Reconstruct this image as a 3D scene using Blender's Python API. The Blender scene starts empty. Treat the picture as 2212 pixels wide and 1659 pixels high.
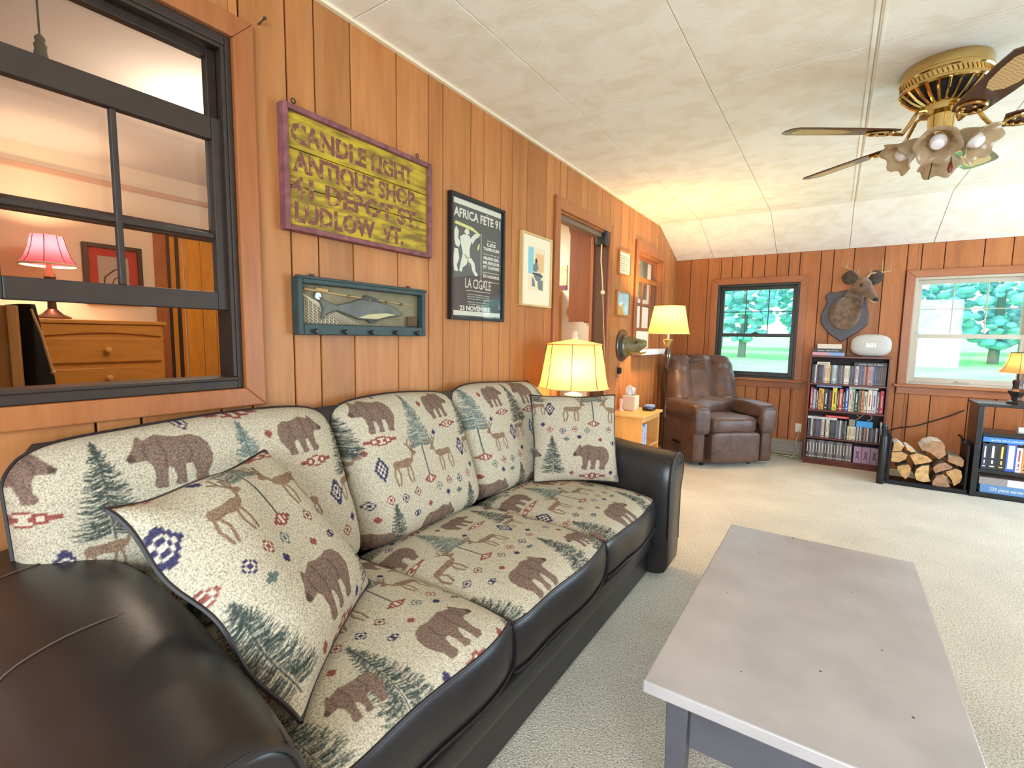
import bpy, bmesh, math, random
import numpy as np
from mathutils import Vector, Matrix, Euler

scene = bpy.context.scene
C = scene.collection
R = math.radians
PI = math.pi
rnd = random.Random(7)

# ------------------------------------------------------------------ camera
cam_d = bpy.data.cameras.new('camera')
cam_d.sensor_fit = 'HORIZONTAL'
cam_d.sensor_width = 36.0
cam_d.lens = 1042.05 / 2212 * 36.0
cam_d.clip_start = 0.02
cam = bpy.data.objects.new('camera', cam_d)
C.objects.link(cam)
yaw, pit, rol = R(33.616), R(5.677), R(-0.861)
_f = Vector((-math.sin(yaw) * math.cos(pit), math.cos(yaw) * math.cos(pit), -math.sin(pit)))
_r = Vector((math.cos(yaw), math.sin(yaw), 0))
_d = _f.cross(_r)
_r2 = _r * math.cos(rol) + _d * math.sin(rol)
_d2 = -_r * math.sin(rol) + _d * math.cos(rol)
_m = Matrix((_r2, -_d2, -_f)).transposed().to_4x4()
_m.translation = Vector((1.694, 0, 1.3))
cam.matrix_world = _m
scene.camera = cam

# ------------------------------------------------------------------ colour management, world, sun, large lights
scene.view_settings.view_transform = 'Standard'
scene.view_settings.look = 'None'
scene.view_settings.exposure = 0.18
scene.view_settings.gamma = 1.0
scene.view_settings.use_curve_mapping = False
cy = scene.cycles
cy.use_denoising = True
cy.max_bounces = 7
cy.diffuse_bounces = 4
cy.glossy_bounces = 4
cy.transmission_bounces = 6
cy.transparent_max_bounces = 10
cy.sample_clamp_indirect = 6.0
cy.caustics_reflective = False
cy.caustics_refractive = False
cy.use_adaptive_sampling = True
cy.adaptive_threshold = 0.06

world = bpy.data.worlds.new('sky')
scene.world = world
world.use_nodes = True
wn = world.node_tree.nodes
wn['Background'].inputs[0].default_value = (0.70, 0.90, 1.0, 1)
wn['Background'].inputs[1].default_value = 3.0

def light(name, kind, loc, energy, color, rot=(0, 0, 0), size=None, size_y=None, parent=None, radius=None, angle=None):
    l = bpy.data.lights.new(name, kind)
    l.energy = energy
    l.color = color
    if kind == 'AREA':
        l.shape = 'RECTANGLE'
        l.size, l.size_y = size, size_y
    if radius is not None:
        l.shadow_soft_size = radius
    if angle is not None:
        l.angle = angle
    o = bpy.data.objects.new(name, l)
    C.objects.link(o)
    o.location = loc
    o.rotation_euler = rot
    if parent:
        o.parent = parent
    return o

DAY = (0.70, 0.86, 1.0)
light('sun', 'SUN', (0, 12, 10), 5.0, (1.0, 0.95, 0.85), Vector((0.72, 0.04, -0.69)).to_track_quat('-Z', 'Y').to_euler(), angle=R(1.5))
# daylight falling in through the glazed doors in the right-hand wall and the window behind the photographer
light('daylight_right', 'AREA', (4.66, 4.45, 1.10), 92, (0.60, 0.80, 1.0), (0, R(90), 0), 1.5, 2.4)
light('daylight_back', 'AREA', (2.7, -1.88, 1.5), 165, DAY, (R(90), 0, 0), 2.6, 1.5)

# ------------------------------------------------------------------ helpers
def S(r, g, b):
    def c(x):
        x /= 255.0
        return x / 12.92 if x <= 0.04045 else ((x + 0.055) / 1.055) ** 2.4
    return (c(r), c(g), c(b), 1.0)

class MB:
    """collects geometry for one mesh"""
    def __init__(self):
        self.v, self.f, self.mi = [], [], []
    def add(self, verts, faces, mi=0):
        o = len(self.v)
        self.v += [tuple(p) for p in verts]
        for f in faces:
            self.f.append([i + o for i in f])
            self.mi.append(mi)
        return self
    def box(self, x0, x1, y0, y1, z0, z1, mi=0):
        vs = [(x, y, z) for z in (z0, z1) for y in (y0, y1) for x in (x0, x1)]
        return self.add(vs, [(0, 2, 3, 1), (4, 5, 7, 6), (0, 1, 5, 4), (2, 6, 7, 3), (0, 4, 6, 2), (1, 3, 7, 5)], mi)
    def hexa(self, lo, hi, mi=0):
        """lo, hi: 4 points each, same winding (counter-clockwise seen from hi)"""
        return self.add(list(lo) + list(hi), [(3, 2, 1, 0), (4, 5, 6, 7)] + [(i, (i + 1) % 4, 4 + (i + 1) % 4, 4 + i) for i in range(4)], mi)
    def prism(self, poly, axis, a, b, mi=0, mi_b=None):
        """poly: 2-D outline; axis: the extrusion axis; other two coordinates in cyclic-free order (x,y,z without axis)"""
        def P(p, t):
            return {'x': (t, p[0], p[1]), 'y': (p[0], t, p[1]), 'z': (p[0], p[1], t)}[axis]
        n = len(poly)
        vs = [P(p, a) for p in poly] + [P(p, b) for p in poly]
        self.add(vs, [(i, (i + 1) % n, n + (i + 1) % n, n + i) for i in range(n)], mi)
        o = len(self.v) - 2 * n
        self.f.append([o + i for i in range(n)][::-1]); self.mi.append(mi if mi_b is None else mi_b)
        self.f.append([o + n + i for i in range(n)]); self.mi.append(mi)
        return self
    def rings(self, rings, cap=True, mi=0, closed=True):
        n = len(rings[0])
        vs = [p for r in rings for p in r]
        fs = []
        m = n if closed else n - 1
        for k in range(len(rings) - 1):
            for i in range(m):
                j = (i + 1) % n
                fs.append((k * n + i, k * n + j, (k + 1) * n + j, (k + 1) * n + i))
        self.add(vs, fs, mi)
        if cap:
            o = len(self.v) - len(vs)
            self.f.append([o + i for i in range(n)][::-1]); self.mi.append(mi)
            self.f.append([o + (len(rings) - 1) * n + i for i in range(n)]); self.mi.append(mi)
        return self
    def lathe(self, prof, c=(0, 0, 0), n=24, axis='z', cap=True, mi=0):
        """prof: (radius, height) pairs"""
        rs = []
        for r, h in prof:
            ring = []
            for i in range(n):
                a = 2 * PI * i / n
                u, w = r * math.cos(a), r * math.sin(a)
                p = {'z': (u, w, h), 'y': (u, h, w), 'x': (h, u, w)}[axis]
                ring.append((p[0] + c[0], p[1] + c[1], p[2] + c[2]))
            rs.append(ring)
        return self.rings(rs, cap, mi)
    def tube(self, pts, r, n=8, cap=True, mi=0):
        pts = [Vector(p) for p in pts]
        rr = r if isinstance(r, (list, tuple)) else [r] * len(pts)
        rs = []
        t0 = (pts[1] - pts[0]).normalized()
        up = Vector((0, 0, 1)) if abs(t0.z) < 0.9 else Vector((1, 0, 0))
        a = t0.cross(up).normalized()
        for k, p in enumerate(pts):
            t = (pts[min(k + 1, len(pts) - 1)] - pts[max(k - 1, 0)])
            t = t.normalized() if t.length > 1e-9 else t0
            a = (a - t * a.dot(t))
            a = a.normalized() if a.length > 1e-6 else t.orthogonal().normalized()
            b = t.cross(a)
            rs.append([p + (a * math.cos(2 * PI * i / n) + b * math.sin(2 * PI * i / n)) * rr[k] for i in range(n)])
        return self.rings(rs, cap, mi)
    def loft(self, secs, n=20, cap=True, mi=0):
        """secs: (centre, half-width vector, half-height vector)"""
        rs = []
        for c, a, b in secs:
            c, a, b = Vector(c), Vector(a), Vector(b)
            rs.append([c + a * math.cos(2 * PI * i / n) + b * math.sin(2 * PI * i / n) for i in range(n)])
        return self.rings(rs, cap, mi)
    def puff(self, c, s, e=0.45, n=24, m=16, fn=None, mi=0, e2=None):
        """superellipsoid block with rounded edges; e small = boxy"""
        e2 = e if e2 is None else e2
        def p(x, q):
            return math.copysign(abs(x) ** q, x)
        rs = []
        for k in range(m + 1):
            ph = -PI / 2 + PI * k / m
            ring = []
            for i in range(n):
                th = 2 * PI * i / n
                x = p(math.cos(ph), e2) * p(math.cos(th), e)
                y = p(math.cos(ph), e2) * p(math.sin(th), e)
                z = p(math.sin(ph), e2)
                q = (c[0] + s[0] * x, c[1] + s[1] * y, c[2] + s[2] * z)
                ring.append(fn(q) if fn else q)
            rs.append(ring)
        return self.rings(rs, True, mi)
    def sphere(self, c, r, n=14, m=9, mi=0, s=(1, 1, 1)):
        return self.puff(c, (r * s[0], r * s[1], r * s[2]), 1.0, n, m, mi=mi)
    def mesh(self, me, M, mi=0):
        return self.add([M @ v.co for v in me.vertices], [list(p.vertices) for p in me.polygons], mi)

def finish(name, me, mats, parent, smooth, bevel, sharp):
    for m in (mats if isinstance(mats, (list, tuple)) else [mats]):
        me.materials.append(m)
    if smooth:
        me.polygons.foreach_set('use_smooth', [True] * len(me.polygons))
        if sharp:
            me.set_sharp_from_angle(angle=R(sharp))
    o = bpy.data.objects.new(name, me)
    C.objects.link(o)
    if parent:
        o.parent = parent
    if bevel:
        b = o.modifiers.new('bevel', 'BEVEL')
        b.width, b.segments, b.limit_method, b.angle_limit = bevel, 2, 'ANGLE', R(40)
    return o

def ob(name, b, mats, parent=None, smooth=False, bevel=0, sharp=35, world=False):
    """link the builder's geometry as ONE mesh object. world: the vertices are world coordinates (parent only moved, not turned)"""
    me = bpy.data.meshes.new(name)
    v = b.v
    if world and parent is not None:
        o = Vector((0, 0, 0)); q = parent
        while q is not None:
            o += q.location; q = q.parent
        v = [(p[0] - o.x, p[1] - o.y, p[2] - o.z) for p in v]
    me.from_pydata(v, [], b.f)
    me.polygons.foreach_set('material_index', b.mi)
    me.update()
    return finish(name, me, mats, parent, smooth, bevel, sharp)

def thing(name, label, cat, loc=(0, 0, 0), rotz=0, group=None):
    o = bpy.data.objects.new(name, None)
    o.empty_display_size = 0.05
    C.objects.link(o)
    o.location = loc
    o.rotation_euler = (0, 0, rotz)
    return tag(o, label, cat, group)

def tag(o, label, cat, group=None):
    o['label'] = label
    o['category'] = cat
    if group:
        o['group'] = group
    return o

def struct(o):
    o['kind'] = 'structure'
    return o

def sub(o, label):
    o['label'] = label
    return o

def text_mesh(s, size, extrude=0.0006, bold=0.0, sx=1.0, align='LEFT', space=1.0):
    cu = bpy.data.curves.new('lettering', 'FONT')
    cu.body, cu.size, cu.extrude, cu.offset, cu.align_x = s, size, extrude, bold, align
    cu.space_character = space
    cu.resolution_u = 2
    o = bpy.data.objects.new('lettering', cu)
    me = bpy.data.meshes.new_from_object(o)
    bpy.data.objects.remove(o)
    bpy.data.curves.remove(cu)
    if sx != 1.0:
        for v in me.vertices:
            v.co.x *= sx
    return me

# text lying on a wall-mounted thing: local x right, y into the wall, z up, facing -y
def wall_text(b, s, x, z, y, size, bold=0.0, sx=1.0, align='LEFT', mi=0, rot=0.0, space=1.0):
    me = text_mesh(s, size, 0.0005, bold, sx, align, space)
    M = Matrix.Translation((x, y, z)) @ Matrix.Rotation(R(90), 4, 'X') @ Matrix.Rotation(rot, 4, 'Z')
    b.mesh(me, M, mi)
    bpy.data.meshes.remove(me)

# ------------------------------------------------------------------ materials
def nd(nt, t, **kw):
    n = nt.nodes.new(t)
    for k, v in kw.items():
        if hasattr(n, k):
            setattr(n, k, v)
    return n

def base(name):
    m = bpy.data.materials.new(name)
    m.use_nodes = True
    return m, m.node_tree, m.node_tree.nodes['Principled BSDF']

def mat(name, col, rough=0.5, metal=0.0, spec=0.5, var=0.0, vscale=8.0, bump=0.0, bscale=60.0, coat=0.0, emit=None, estr=0.0, sheen=0.0):
    m, nt, p = base(name)
    p.inputs['Base Color'].default_value = col
    p.inputs['Roughness'].default_value = rough
    p.inputs['Metallic'].default_value = metal
    p.inputs['Specular IOR Level'].default_value = spec
    p.inputs['Coat Weight'].default_value = coat
    p.inputs['Sheen Weight'].default_value = sheen
    if emit:
        p.inputs['Emission Color'].default_value = emit
        p.inputs['Emission Strength'].default_value = estr
    tc = None
    if var or bump:
        tc = nd(nt, 'ShaderNodeTexCoord')
    if var:
        n = nd(nt, 'ShaderNodeTexNoise')
        n.inputs['Scale'].default_value = vscale
        n.inputs['Detail'].default_value = 5
        nt.links.new(tc.outputs['Object'], n.inputs['Vector'])
        mx = nd(nt, 'ShaderNodeMix', data_type='RGBA')
        mx.inputs[6].default_value = tuple(max(0, c * (1 - var)) for c in col[:3]) + (1,)
        mx.inputs[7].default_value = tuple(min(1, c * (1 + var)) for c in col[:3]) + (1,)
        rp = nd(nt, 'ShaderNodeMapRange')
        rp.inputs[1].default_value, rp.inputs[2].default_value = 0.3, 0.7
        nt.links.new(n.outputs['Fac'], rp.inputs[0])
        nt.links.new(rp.outputs[0], mx.inputs[0])
        nt.links.new(mx.outputs[2], p.inputs['Base Color'])
    if bump:
        n = nd(nt, 'ShaderNodeTexNoise')
        n.inputs['Scale'].default_value = bscale
        n.inputs['Detail'].default_value = 4
        nt.links.new(tc.outputs['Object'], n.inputs['Vector'])
        bp = nd(nt, 'ShaderNodeBump')
        bp.inputs['Strength'].default_value = bump
        bp.inputs['Distance'].default_value = 0.01
        nt.links.new(n.outputs['Fac'], bp.inputs['Height'])
        nt.links.new(bp.outputs[0], p.inputs['Normal'])
    return m

def wood(name, c1, c2, axis='z', scale=9.0, rough=0.4, knots=0.0, island=0.0, coat=0.0, spec=0.4, dark=None):
    """stretched-noise grain along an axis of the object; island: shade change from board to board"""
    m, nt, p = base(name)
    tc = nd(nt, 'ShaderNodeTexCoord')
    mp = nd(nt, 'ShaderNodeMapping')
    st = {'x': (0.10, 1, 1), 'y': (1, 0.10, 1), 'z': (1, 1, 0.10)}[axis]
    mp.inputs['Scale'].default_value = st
    nt.links.new(tc.outputs['Object'], mp.inputs['Vector'])
    src = mp.outputs[0]
    gi = nd(nt, 'ShaderNodeNewGeometry')
    if island:
        ad = nd(nt, 'ShaderNodeVectorMath', operation='ADD')
        sc = nd(nt, 'ShaderNodeMath', operation='MULTIPLY')
        sc.inputs[1].default_value = 37.0
        nt.links.new(gi.outputs['Random Per Island'], sc.inputs[0])
        nt.links.new(src, ad.inputs[0]); nt.links.new(sc.outputs[0], ad.inputs[1])
        src = ad.outputs[0]
    n = nd(nt, 'ShaderNodeTexNoise')
    n.inputs['Scale'].default_value = scale
    n.inputs['Detail'].default_value = 6
    n.inputs['Roughness'].default_value = 0.6
    n.inputs['Distortion'].default_value = 0.8
    nt.links.new(src, n.inputs['Vector'])
    n2 = nd(nt, 'ShaderNodeTexNoise')
    n2.inputs['Scale'].default_value = scale * 9
    n2.inputs['Detail'].default_value = 3
    nt.links.new(src, n2.inputs['Vector'])
    mr = nd(nt, 'ShaderNodeMapRange')
    mr.inputs[1].default_value, mr.inputs[2].default_value = 0.28, 0.72
    nt.links.new(n.outputs['Fac'], mr.inputs[0])
    mx = nd(nt, 'ShaderNodeMix', data_type='RGBA')
    mx.inputs[6].default_value, mx.inputs[7].default_value = c1, c2
    nt.links.new(mr.outputs[0], mx.inputs[0])
    out = mx.outputs[2]
    m2 = nd(nt, 'ShaderNodeMix', data_type='RGBA', blend_type='MULTIPLY')
    m2.inputs[0].default_value = 0.35
    r2 = nd(nt, 'ShaderNodeMapRange')
    r2.inputs[1].default_value, r2.inputs[2].default_value, r2.inputs[3].default_value, r2.inputs[4].default_value = 0.3, 0.6, 0.6, 1.0
    nt.links.new(n2.outputs['Fac'], r2.inputs[0])
    nt.links.new(out, m2.inputs[6]); nt.links.new(r2.outputs[0], m2.inputs[7])
    out = m2.outputs[2]
    if island:
        hs = nd(nt, 'ShaderNodeHueSaturation')
        v = nd(nt, 'ShaderNodeMapRange')
        v.inputs[3].default_value, v.inputs[4].default_value = 1 - island, 1 + island
        nt.links.new(gi.outputs['Random Per Island'], v.inputs[0])
        nt.links.new(v.outputs[0], hs.inputs['Value'])
        nt.links.new(out, hs.inputs['Color'])
        out = hs.outputs[0]
    if knots:
        vo = nd(nt, 'ShaderNodeTexVoronoi')
        mk = nd(nt, 'ShaderNodeMapping')
        mk.inputs['Scale'].default_value = tuple(0.55 if s < 0.5 else 1.0 for s in st)
        nt.links.new(tc.outputs['Object'], mk.inputs['Vector'])
        vo.inputs['Scale'].default_value = 2.6
        nt.links.new(mk.outputs[0], vo.inputs['Vector'])
        kr = nd(nt, 'ShaderNodeMapRange')
        kr.inputs[1].default_value, kr.inputs[2].default_value, kr.inputs[3].default_value, kr.inputs[4].default_value = 0.012, 0.05, knots, 0.0
        nt.links.new(vo.outputs['Distance'], kr.inputs[0])
        m3 = nd(nt, 'ShaderNodeMix', data_type='RGBA')
        m3.inputs[7].default_value = dark or tuple(c * 0.18 for c in c1[:3]) + (1,)
        nt.links.new(kr.outputs[0], m3.inputs[0]); nt.links.new(out, m3.inputs[6])
        out = m3.outputs[2]
    nt.links.new(out, p.inputs['Base Color'])
    p.inputs['Roughness'].default_value = rough
    p.inputs['Specular IOR Level'].default_value = spec
    p.inputs['Coat Weight'].default_value = coat
    bp = nd(nt, 'ShaderNodeBump')
    bp.inputs['Strength'].default_value = 0.12
    bp.inputs['Distance'].default_value = 0.004
    nt.links.new(n2.outputs['Fac'], bp.inputs['Height'])
    nt.links.new(bp.outputs[0], p.inputs['Normal'])
    return m

def glass_mat(name, tint=(1, 1, 1, 1), refl=1.0):
    m = bpy.data.materials.new(name)
    m.use_nodes = True
    nt = m.node_tree
    nt.nodes.clear()
    o = nd(nt, 'ShaderNodeOutputMaterial')
    mx = nd(nt, 'ShaderNodeMixShader')
    t = nd(nt, 'ShaderNodeBsdfTransparent'); t.inputs[0].default_value = tint
    g = nd(nt, 'ShaderNodeBsdfGlossy'); g.inputs['Roughness'].default_value = 0.02
    lw = nd(nt, 'ShaderNodeLayerWeight'); lw.inputs[0].default_value = 0.5
    pw = nd(nt, 'ShaderNodeMath', operation='POWER'); pw.inputs[1].default_value = 5.0
    ml = nd(nt, 'ShaderNodeMath', operation='MULTIPLY_ADD'); ml.inputs[1].default_value = 0.8 * refl; ml.inputs[2].default_value = 0.04 * refl
    nt.links.new(lw.outputs['Facing'], pw.inputs[0]); nt.links.new(pw.outputs[0], ml.inputs[0]); nt.links.new(ml.outputs[0], mx.inputs[0])
    nt.links.new(t.outputs[0], mx.inputs[1]); nt.links.new(g.outputs[0], mx.inputs[2])
    nt.links.new(mx.outputs[0], o.inputs[0])
    return m

def shade_mat(name, col, trans=0.55):
    m = bpy.data.materials.new(name)
    m.use_nodes = True
    nt = m.node_tree
    nt.nodes.clear()
    o = nd(nt, 'ShaderNodeOutputMaterial')
    mx = nd(nt, 'ShaderNodeMixShader'); mx.inputs[0].default_value = trans
    d = nd(nt, 'ShaderNodeBsdfDiffuse'); d.inputs[0].default_value = col
    t = nd(nt, 'ShaderNodeBsdfTranslucent'); t.inputs[0].default_value = col
    nt.links.new(d.outputs[0], mx.inputs[1]); nt.links.new(t.outputs[0], mx.inputs[2])
    nt.links.new(mx.outputs[0], o.inputs[0])
    return m

M_PANEL = wood('honey_panelling', S(170, 104, 54), S(195, 132, 78), 'z', 5.0, 0.42, 0.85, 0.14, spec=0.35)
M_TRIM = wood('casing_wood', S(156, 90, 48), S(178, 112, 66), 'z', 6.0, 0.38, 0, 0.05)
M_TRIMX = wood('casing_wood_level', S(156, 90, 48), S(178, 112, 66), 'y', 6.0, 0.38, 0, 0.05)
M_TRIMF = wood('casing_wood_level_far', S(156, 90, 48), S(178, 112, 66), 'x', 6.0, 0.38, 0, 0.05)
M_GROOVE = mat('groove_shadow_board', S(70, 38, 18), 0.8)
M_DARKFRAME = mat('bronze_window_frame', S(50, 38, 31), 0.5, var=0.15, vscale=20)
M_BLACKFRAME = mat('black_window_frame', S(44, 40, 36), 0.4)
M_TANFRAME = mat('tan_vinyl_frame', S(186, 172, 152), 0.45)
M_GLASS = glass_mat('clear_glass')
M_WHITE = mat('white_paint', S(235, 230, 220), 0.6)
M_BLACK = mat('black_plastic', S(22, 22, 24), 0.4)
M_BRASS = mat('polished_brass', S(216, 186, 122), 0.16, 1.0)
M_CREAM = mat('cream_paper', S(238, 226, 196), 0.8)
M_LEATHER = mat('espresso_leather', S(31, 28, 29), 0.33, spec=0.6, var=0.3, vscale=5, bump=0.05, bscale=320)
M_PIPING = mat('dark_piping', S(36, 28, 28), 0.45)
# ================================================================== THE ROOM
YF, ZC, YB, ZB = 6.188, 2.543, 5.42, 2.255        # far wall, flat ceiling, where the ceiling bends, top of the far wall
XR, Y0 = 4.70, -2.0
WL = R(90)                                        # turn of things on the left wall: local x = along the wall, local y = into it

# ---- carpet
m_carpet, nt, p = base('oatmeal_carpet')
tc = nd(nt, 'ShaderNodeTexCoord')
n1 = nd(nt, 'ShaderNodeTexNoise'); n1.inputs['Scale'].default_value = 150; n1.inputs['Detail'].default_value = 4
n2 = nd(nt, 'ShaderNodeTexNoise'); n2.inputs['Scale'].default_value = 2.2; n2.inputs['Detail'].default_value = 4
nt.links.new(tc.outputs['Object'], n1.inputs['Vector']); nt.links.new(tc.outputs['Object'], n2.inputs['Vector'])
r1 = nd(nt, 'ShaderNodeValToRGB')
r1.color_ramp.elements[0].position, r1.color_ramp.elements[0].color = 0.30, S(160, 146, 124)
r1.color_ramp.elements[1].position, r1.color_ramp.elements[1].color = 0.58, S(226, 216, 196)
r2 = nd(nt, 'ShaderNodeMapRange'); r2.inputs[1].default_value, r2.inputs[2].default_value, r2.inputs[3].default_value, r2.inputs[4].default_value = 0.3, 0.7, 0.86, 1.06
mx = nd(nt, 'ShaderNodeMix', data_type='RGBA', blend_type='MULTIPLY'); mx.inputs[0].default_value = 1
nt.links.new(n1.outputs['Fac'], r1.inputs[0]); nt.links.new(n2.outputs['Fac'], r2.inputs[0])
nt.links.new(r1.outputs[0], mx.inputs[6]); nt.links.new(r2.outputs[0], mx.inputs[7])
nt.links.new(mx.outputs[2], p.inputs['Base Color'])
p.inputs['Roughness'].default_value = 1.0; p.inputs['Specular IOR Level'].default_value = 0.1; p.inputs['Sheen Weight'].default_value = 0.2
bp = nd(nt, 'ShaderNodeBump'); bp.inputs['Strength'].default_value = 0.7; bp.inputs['Distance'].default_value = 0.012
nt.links.new(n1.outputs['Fac'], bp.inputs['Height']); nt.links.new(bp.outputs[0], p.inputs['Normal'])
struct(ob('floor', MB().box(-0.02, XR, Y0, YF, -0.05, 0), m_carpet))

# ---- ceiling panels
m_ceil, nt, p = base('mottled_ceiling_panel')
tc = nd(nt, 'ShaderNodeTexCoord')
n1 = nd(nt, 'ShaderNodeTexNoise'); n1.inputs['Scale'].default_value = 7; n1.inputs['Detail'].default_value = 5; n1.inputs['Distortion'].default_value = .4
nt.links.new(tc.outputs['Object'], n1.inputs['Vector'])
r1 = nd(nt, 'ShaderNodeValToRGB')
r1.color_ramp.elements[0].position, r1.color_ramp.elements[0].color = 0.36, S(238, 228, 208)
r1.color_ramp.elements[1].position, r1.color_ramp.elements[1].color = 0.56, S(246, 239, 224)
nt.links.new(n1.outputs['Fac'], r1.inputs[0]); nt.links.new(r1.outputs[0], p.inputs['Base Color'])
p.inputs['Roughness'].default_value = 0.9
bp = nd(nt, 'ShaderNodeBump'); bp.inputs['Strength'].default_value = 0.25; bp.inputs['Distance'].default_value = 0.006
n3 = nd(nt, 'ShaderNodeTexNoise'); n3.inputs['Scale'].default_value = 60
nt.links.new(tc.outputs['Object'], n3.inputs['Vector']); nt.links.new(n3.outputs['Fac'], bp.inputs['Height']); nt.links.new(bp.outputs[0], p.inputs['Normal'])
m_seam = mat('ceiling_seam', S(214, 200, 174), 0.8)
xs = [0.0, 0.43, 1.09, 1.755, 2.42, 3.085, 3.75, 4.415, XR]
ys = [Y0, -1.25, 0.05, 1.345, 2.635, 3.93, 5.21, YB]
b = MB()
g = 0.0025
for i in range(len(xs) - 1):
    for j in range(len(ys) - 1):
        b.box(xs[i] + g, xs[i + 1] - g, ys[j] + (0 if j == 0 else g), ys[j + 1] - (0 if j == len(ys) - 2 else g), ZC, ZC + 0.012)
    lo = [(xs[i] + g, YB, ZC), (xs[i + 1] - g, YB, ZC), (xs[i + 1] - g, YF, ZB), (xs[i] + g, YF, ZB)]
    b.hexa(lo, [(q[0], q[1], q[2] + 0.012) for q in lo])
struct(ob('ceiling', b, m_ceil, bevel=0.0015))
b = MB().box(-0.1, XR + 0.1, Y0 - 0.1, YB, ZC + 0.004, ZC + 0.08)
lo = [(-0.1, YB, ZC + 0.004), (XR + 0.1, YB, ZC + 0.004), (XR + 0.1, YF + 0.12, ZB - 0.03), (-0.1, YF + 0.12, ZB - 0.03)]
b.hexa(lo, [(q[0], q[1], q[2] + 0.08) for q in lo])
struct(ob('ceiling', b, m_seam))
b = MB()
for x in (1.74, 1.77):                             # the doubled seam down the middle of the room
    b.box(x - 0.004, x + 0.004, Y0, YB - 0.01, ZC - 0.003, ZC + 0.002)
struct(ob('trim_8', b, m_ceil))
struct(ob('trim_9', MB().box(0.0, 0.018, Y0, YB - 0.005, ZC - 0.012, ZC), mat('cream_ceiling_edge_strip', S(236, 222, 190), 0.6)))

# ---- panelled walls
def ztop(y):
    return ZC if y <= YB else ZC + (ZB - ZC) * (y - YB) / (YF - YB)

def planks(name, us, zt, holes, mats, rotz, loc, back=True, gap=0.0065):
    """grooved boards between the positions us; holes: (u0, u1, z0, z1). local x along, local y into the wall"""
    def cells(u_cuts, pad):
        out = []
        for a, c in zip(u_cuts[:-1], u_cuts[1:]):
            pa, pc = a + pad, c - pad
            cuts = sorted({pa, pc} | {h for q in holes for h in q[:2] if pa < h < pc})
            for s, e in zip(cuts[:-1], cuts[1:]):
                z, mid = 0.0, (s + e) / 2
                for q in sorted((q for q in holes if q[0] < mid < q[1]), key=lambda q: q[2]):
                    if q[2] > z + 1e-4:
                        out.append((s, e, z, q[2], q[2]))
                    z = q[3]
                out.append((s, e, z, zt(s), zt(e)))
        return out
    def slab(b, cs, n0, n1, mi):
        for s, e, z, t0, t1 in cs:
            b.hexa([(s, n0, z), (e, n0, z), (e, n1, z), (s, n1, z)], [(s, n0, t0), (e, n0, t1), (e, n1, t1), (s, n1, t0)], mi)
    b = MB()
    slab(b, cells(us, gap / 2), 0.0, 0.012, 0)
    o = ob(name, b, mats[0], bevel=0.003)
    o.location, o.rotation_euler = loc, (0, 0, rotz)
    struct(o)
    if back:
        b = MB()
        cs = cells([us[0], us[-1]], 0)
        slab(b, cs, 0.012, 0.06, 0)
        slab(b, cs, 0.06, 0.12, 1)
        o = ob(name, b, mats[1:3])
        o.location, o.rotation_euler = loc, (0, 0, rotz)
        struct(o)

GL = [-2.0, -1.86, -1.7, -1.5, -1.3, -1.12, -0.93, -0.72, -0.55, -0.36, -0.15, 0.02, 0.22, 0.462, 0.569, 0.795, 0.90, 1.064, 1.178, 1.341, 1.587, 1.79, 1.895, 2.117, 2.235,
      2.40, 2.522, 2.691, 2.94, 3.131, 3.231, 3.47, 3.587, 3.765, 3.869, 4.049, 4.312, 4.503, 4.617, 4.887, 5.02, 5.19, 5.31, 5.42, 5.58, 5.72, 5.95, 6.07, YF]
O1, OD, O2 = (0.25, 0.868, 1.108, 2.243), (3.114, 4.02, 0.0, 2.20), (4.77, 5.60, 1.165, 2.165)
m_plaster = mat('bedroom_plaster', S(240, 222, 200), 0.8)
planks('wall_left', GL, ztop, [O1, OD, O2], [M_PANEL, M_GROOVE, m_plaster], WL, (0, 0, 0))
GF = [-0.05, 0.175, 0.374, 0.52, 0.64, 0.742, 0.857, 0.98, 1.10, 1.217, 1.32, 1.512, 1.626, 1.802, 2.054, 2.233, 2.342, 2.51, 2.785, 2.974, 3.2, 3.32, 3.5, 3.75, 3.86, 4.1, 4.35, 4.52, XR]
F1, F2 = (0.50, 1.34, 0.862, 1.935), (2.31, 3.16, 0.885, 1.93)
M_PANELF = wood('dim_honey_panelling', S(160, 94, 48), S(184, 116, 64), 'z', 5.0, 0.45, 0.8, 0.12, spec=0.3)  # left wall's boards again, colour darkened for the far wall's weaker light
planks('wall_far', GF, lambda u: ZB, [F1, F2], [M_PANELF, M_GROOVE, m_plaster], 0, (0, YF, 0))
m_wall = wood('plain_panelling', S(180, 108, 58), S(200, 126, 74), 'z', 5.0, 0.5, 0, 0.08)
b = MB()
for a in ((XR, XR + 0.1, Y0, 3.2, 0, ZC + 0.05), (XR, XR + 0.1, 5.7, YF + 0.1, 0, ZC + 0.05), (XR, XR + 0.1, 3.2, 5.7, 2.28, ZC + 0.05), (XR, XR + 0.1, 3.2, 5.7, 0, 0.2)):
    b.box(*a)
struct(ob('wall_right', b, m_wall))
b = MB()
for a in ((-0.1, 1.35, Y0 - 0.1, Y0, 0, ZC + 0.05), (4.05, XR + 0.1, Y0 - 0.1, Y0, 0, ZC + 0.05), (1.35, 4.05, Y0 - 0.1, Y0, 2.28, ZC + 0.05), (1.35, 4.05, Y0 - 0.1, Y0, 0, 0.72)):
    b.box(*a)
struct(ob('wall_back', b, m_wall))
b = MB()
for y in (3.2, 4.4, 5.63):
    b.box(XR + 0.01, XR + 0.07, y, y + 0.07, 0.2, 2.28)
b.box(XR + 0.01, XR + 0.07, 3.2, 5.7, 0.2, 0.27); b.box(XR + 0.01, XR + 0.07, 3.2, 5.7, 2.21, 2.28)
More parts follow.
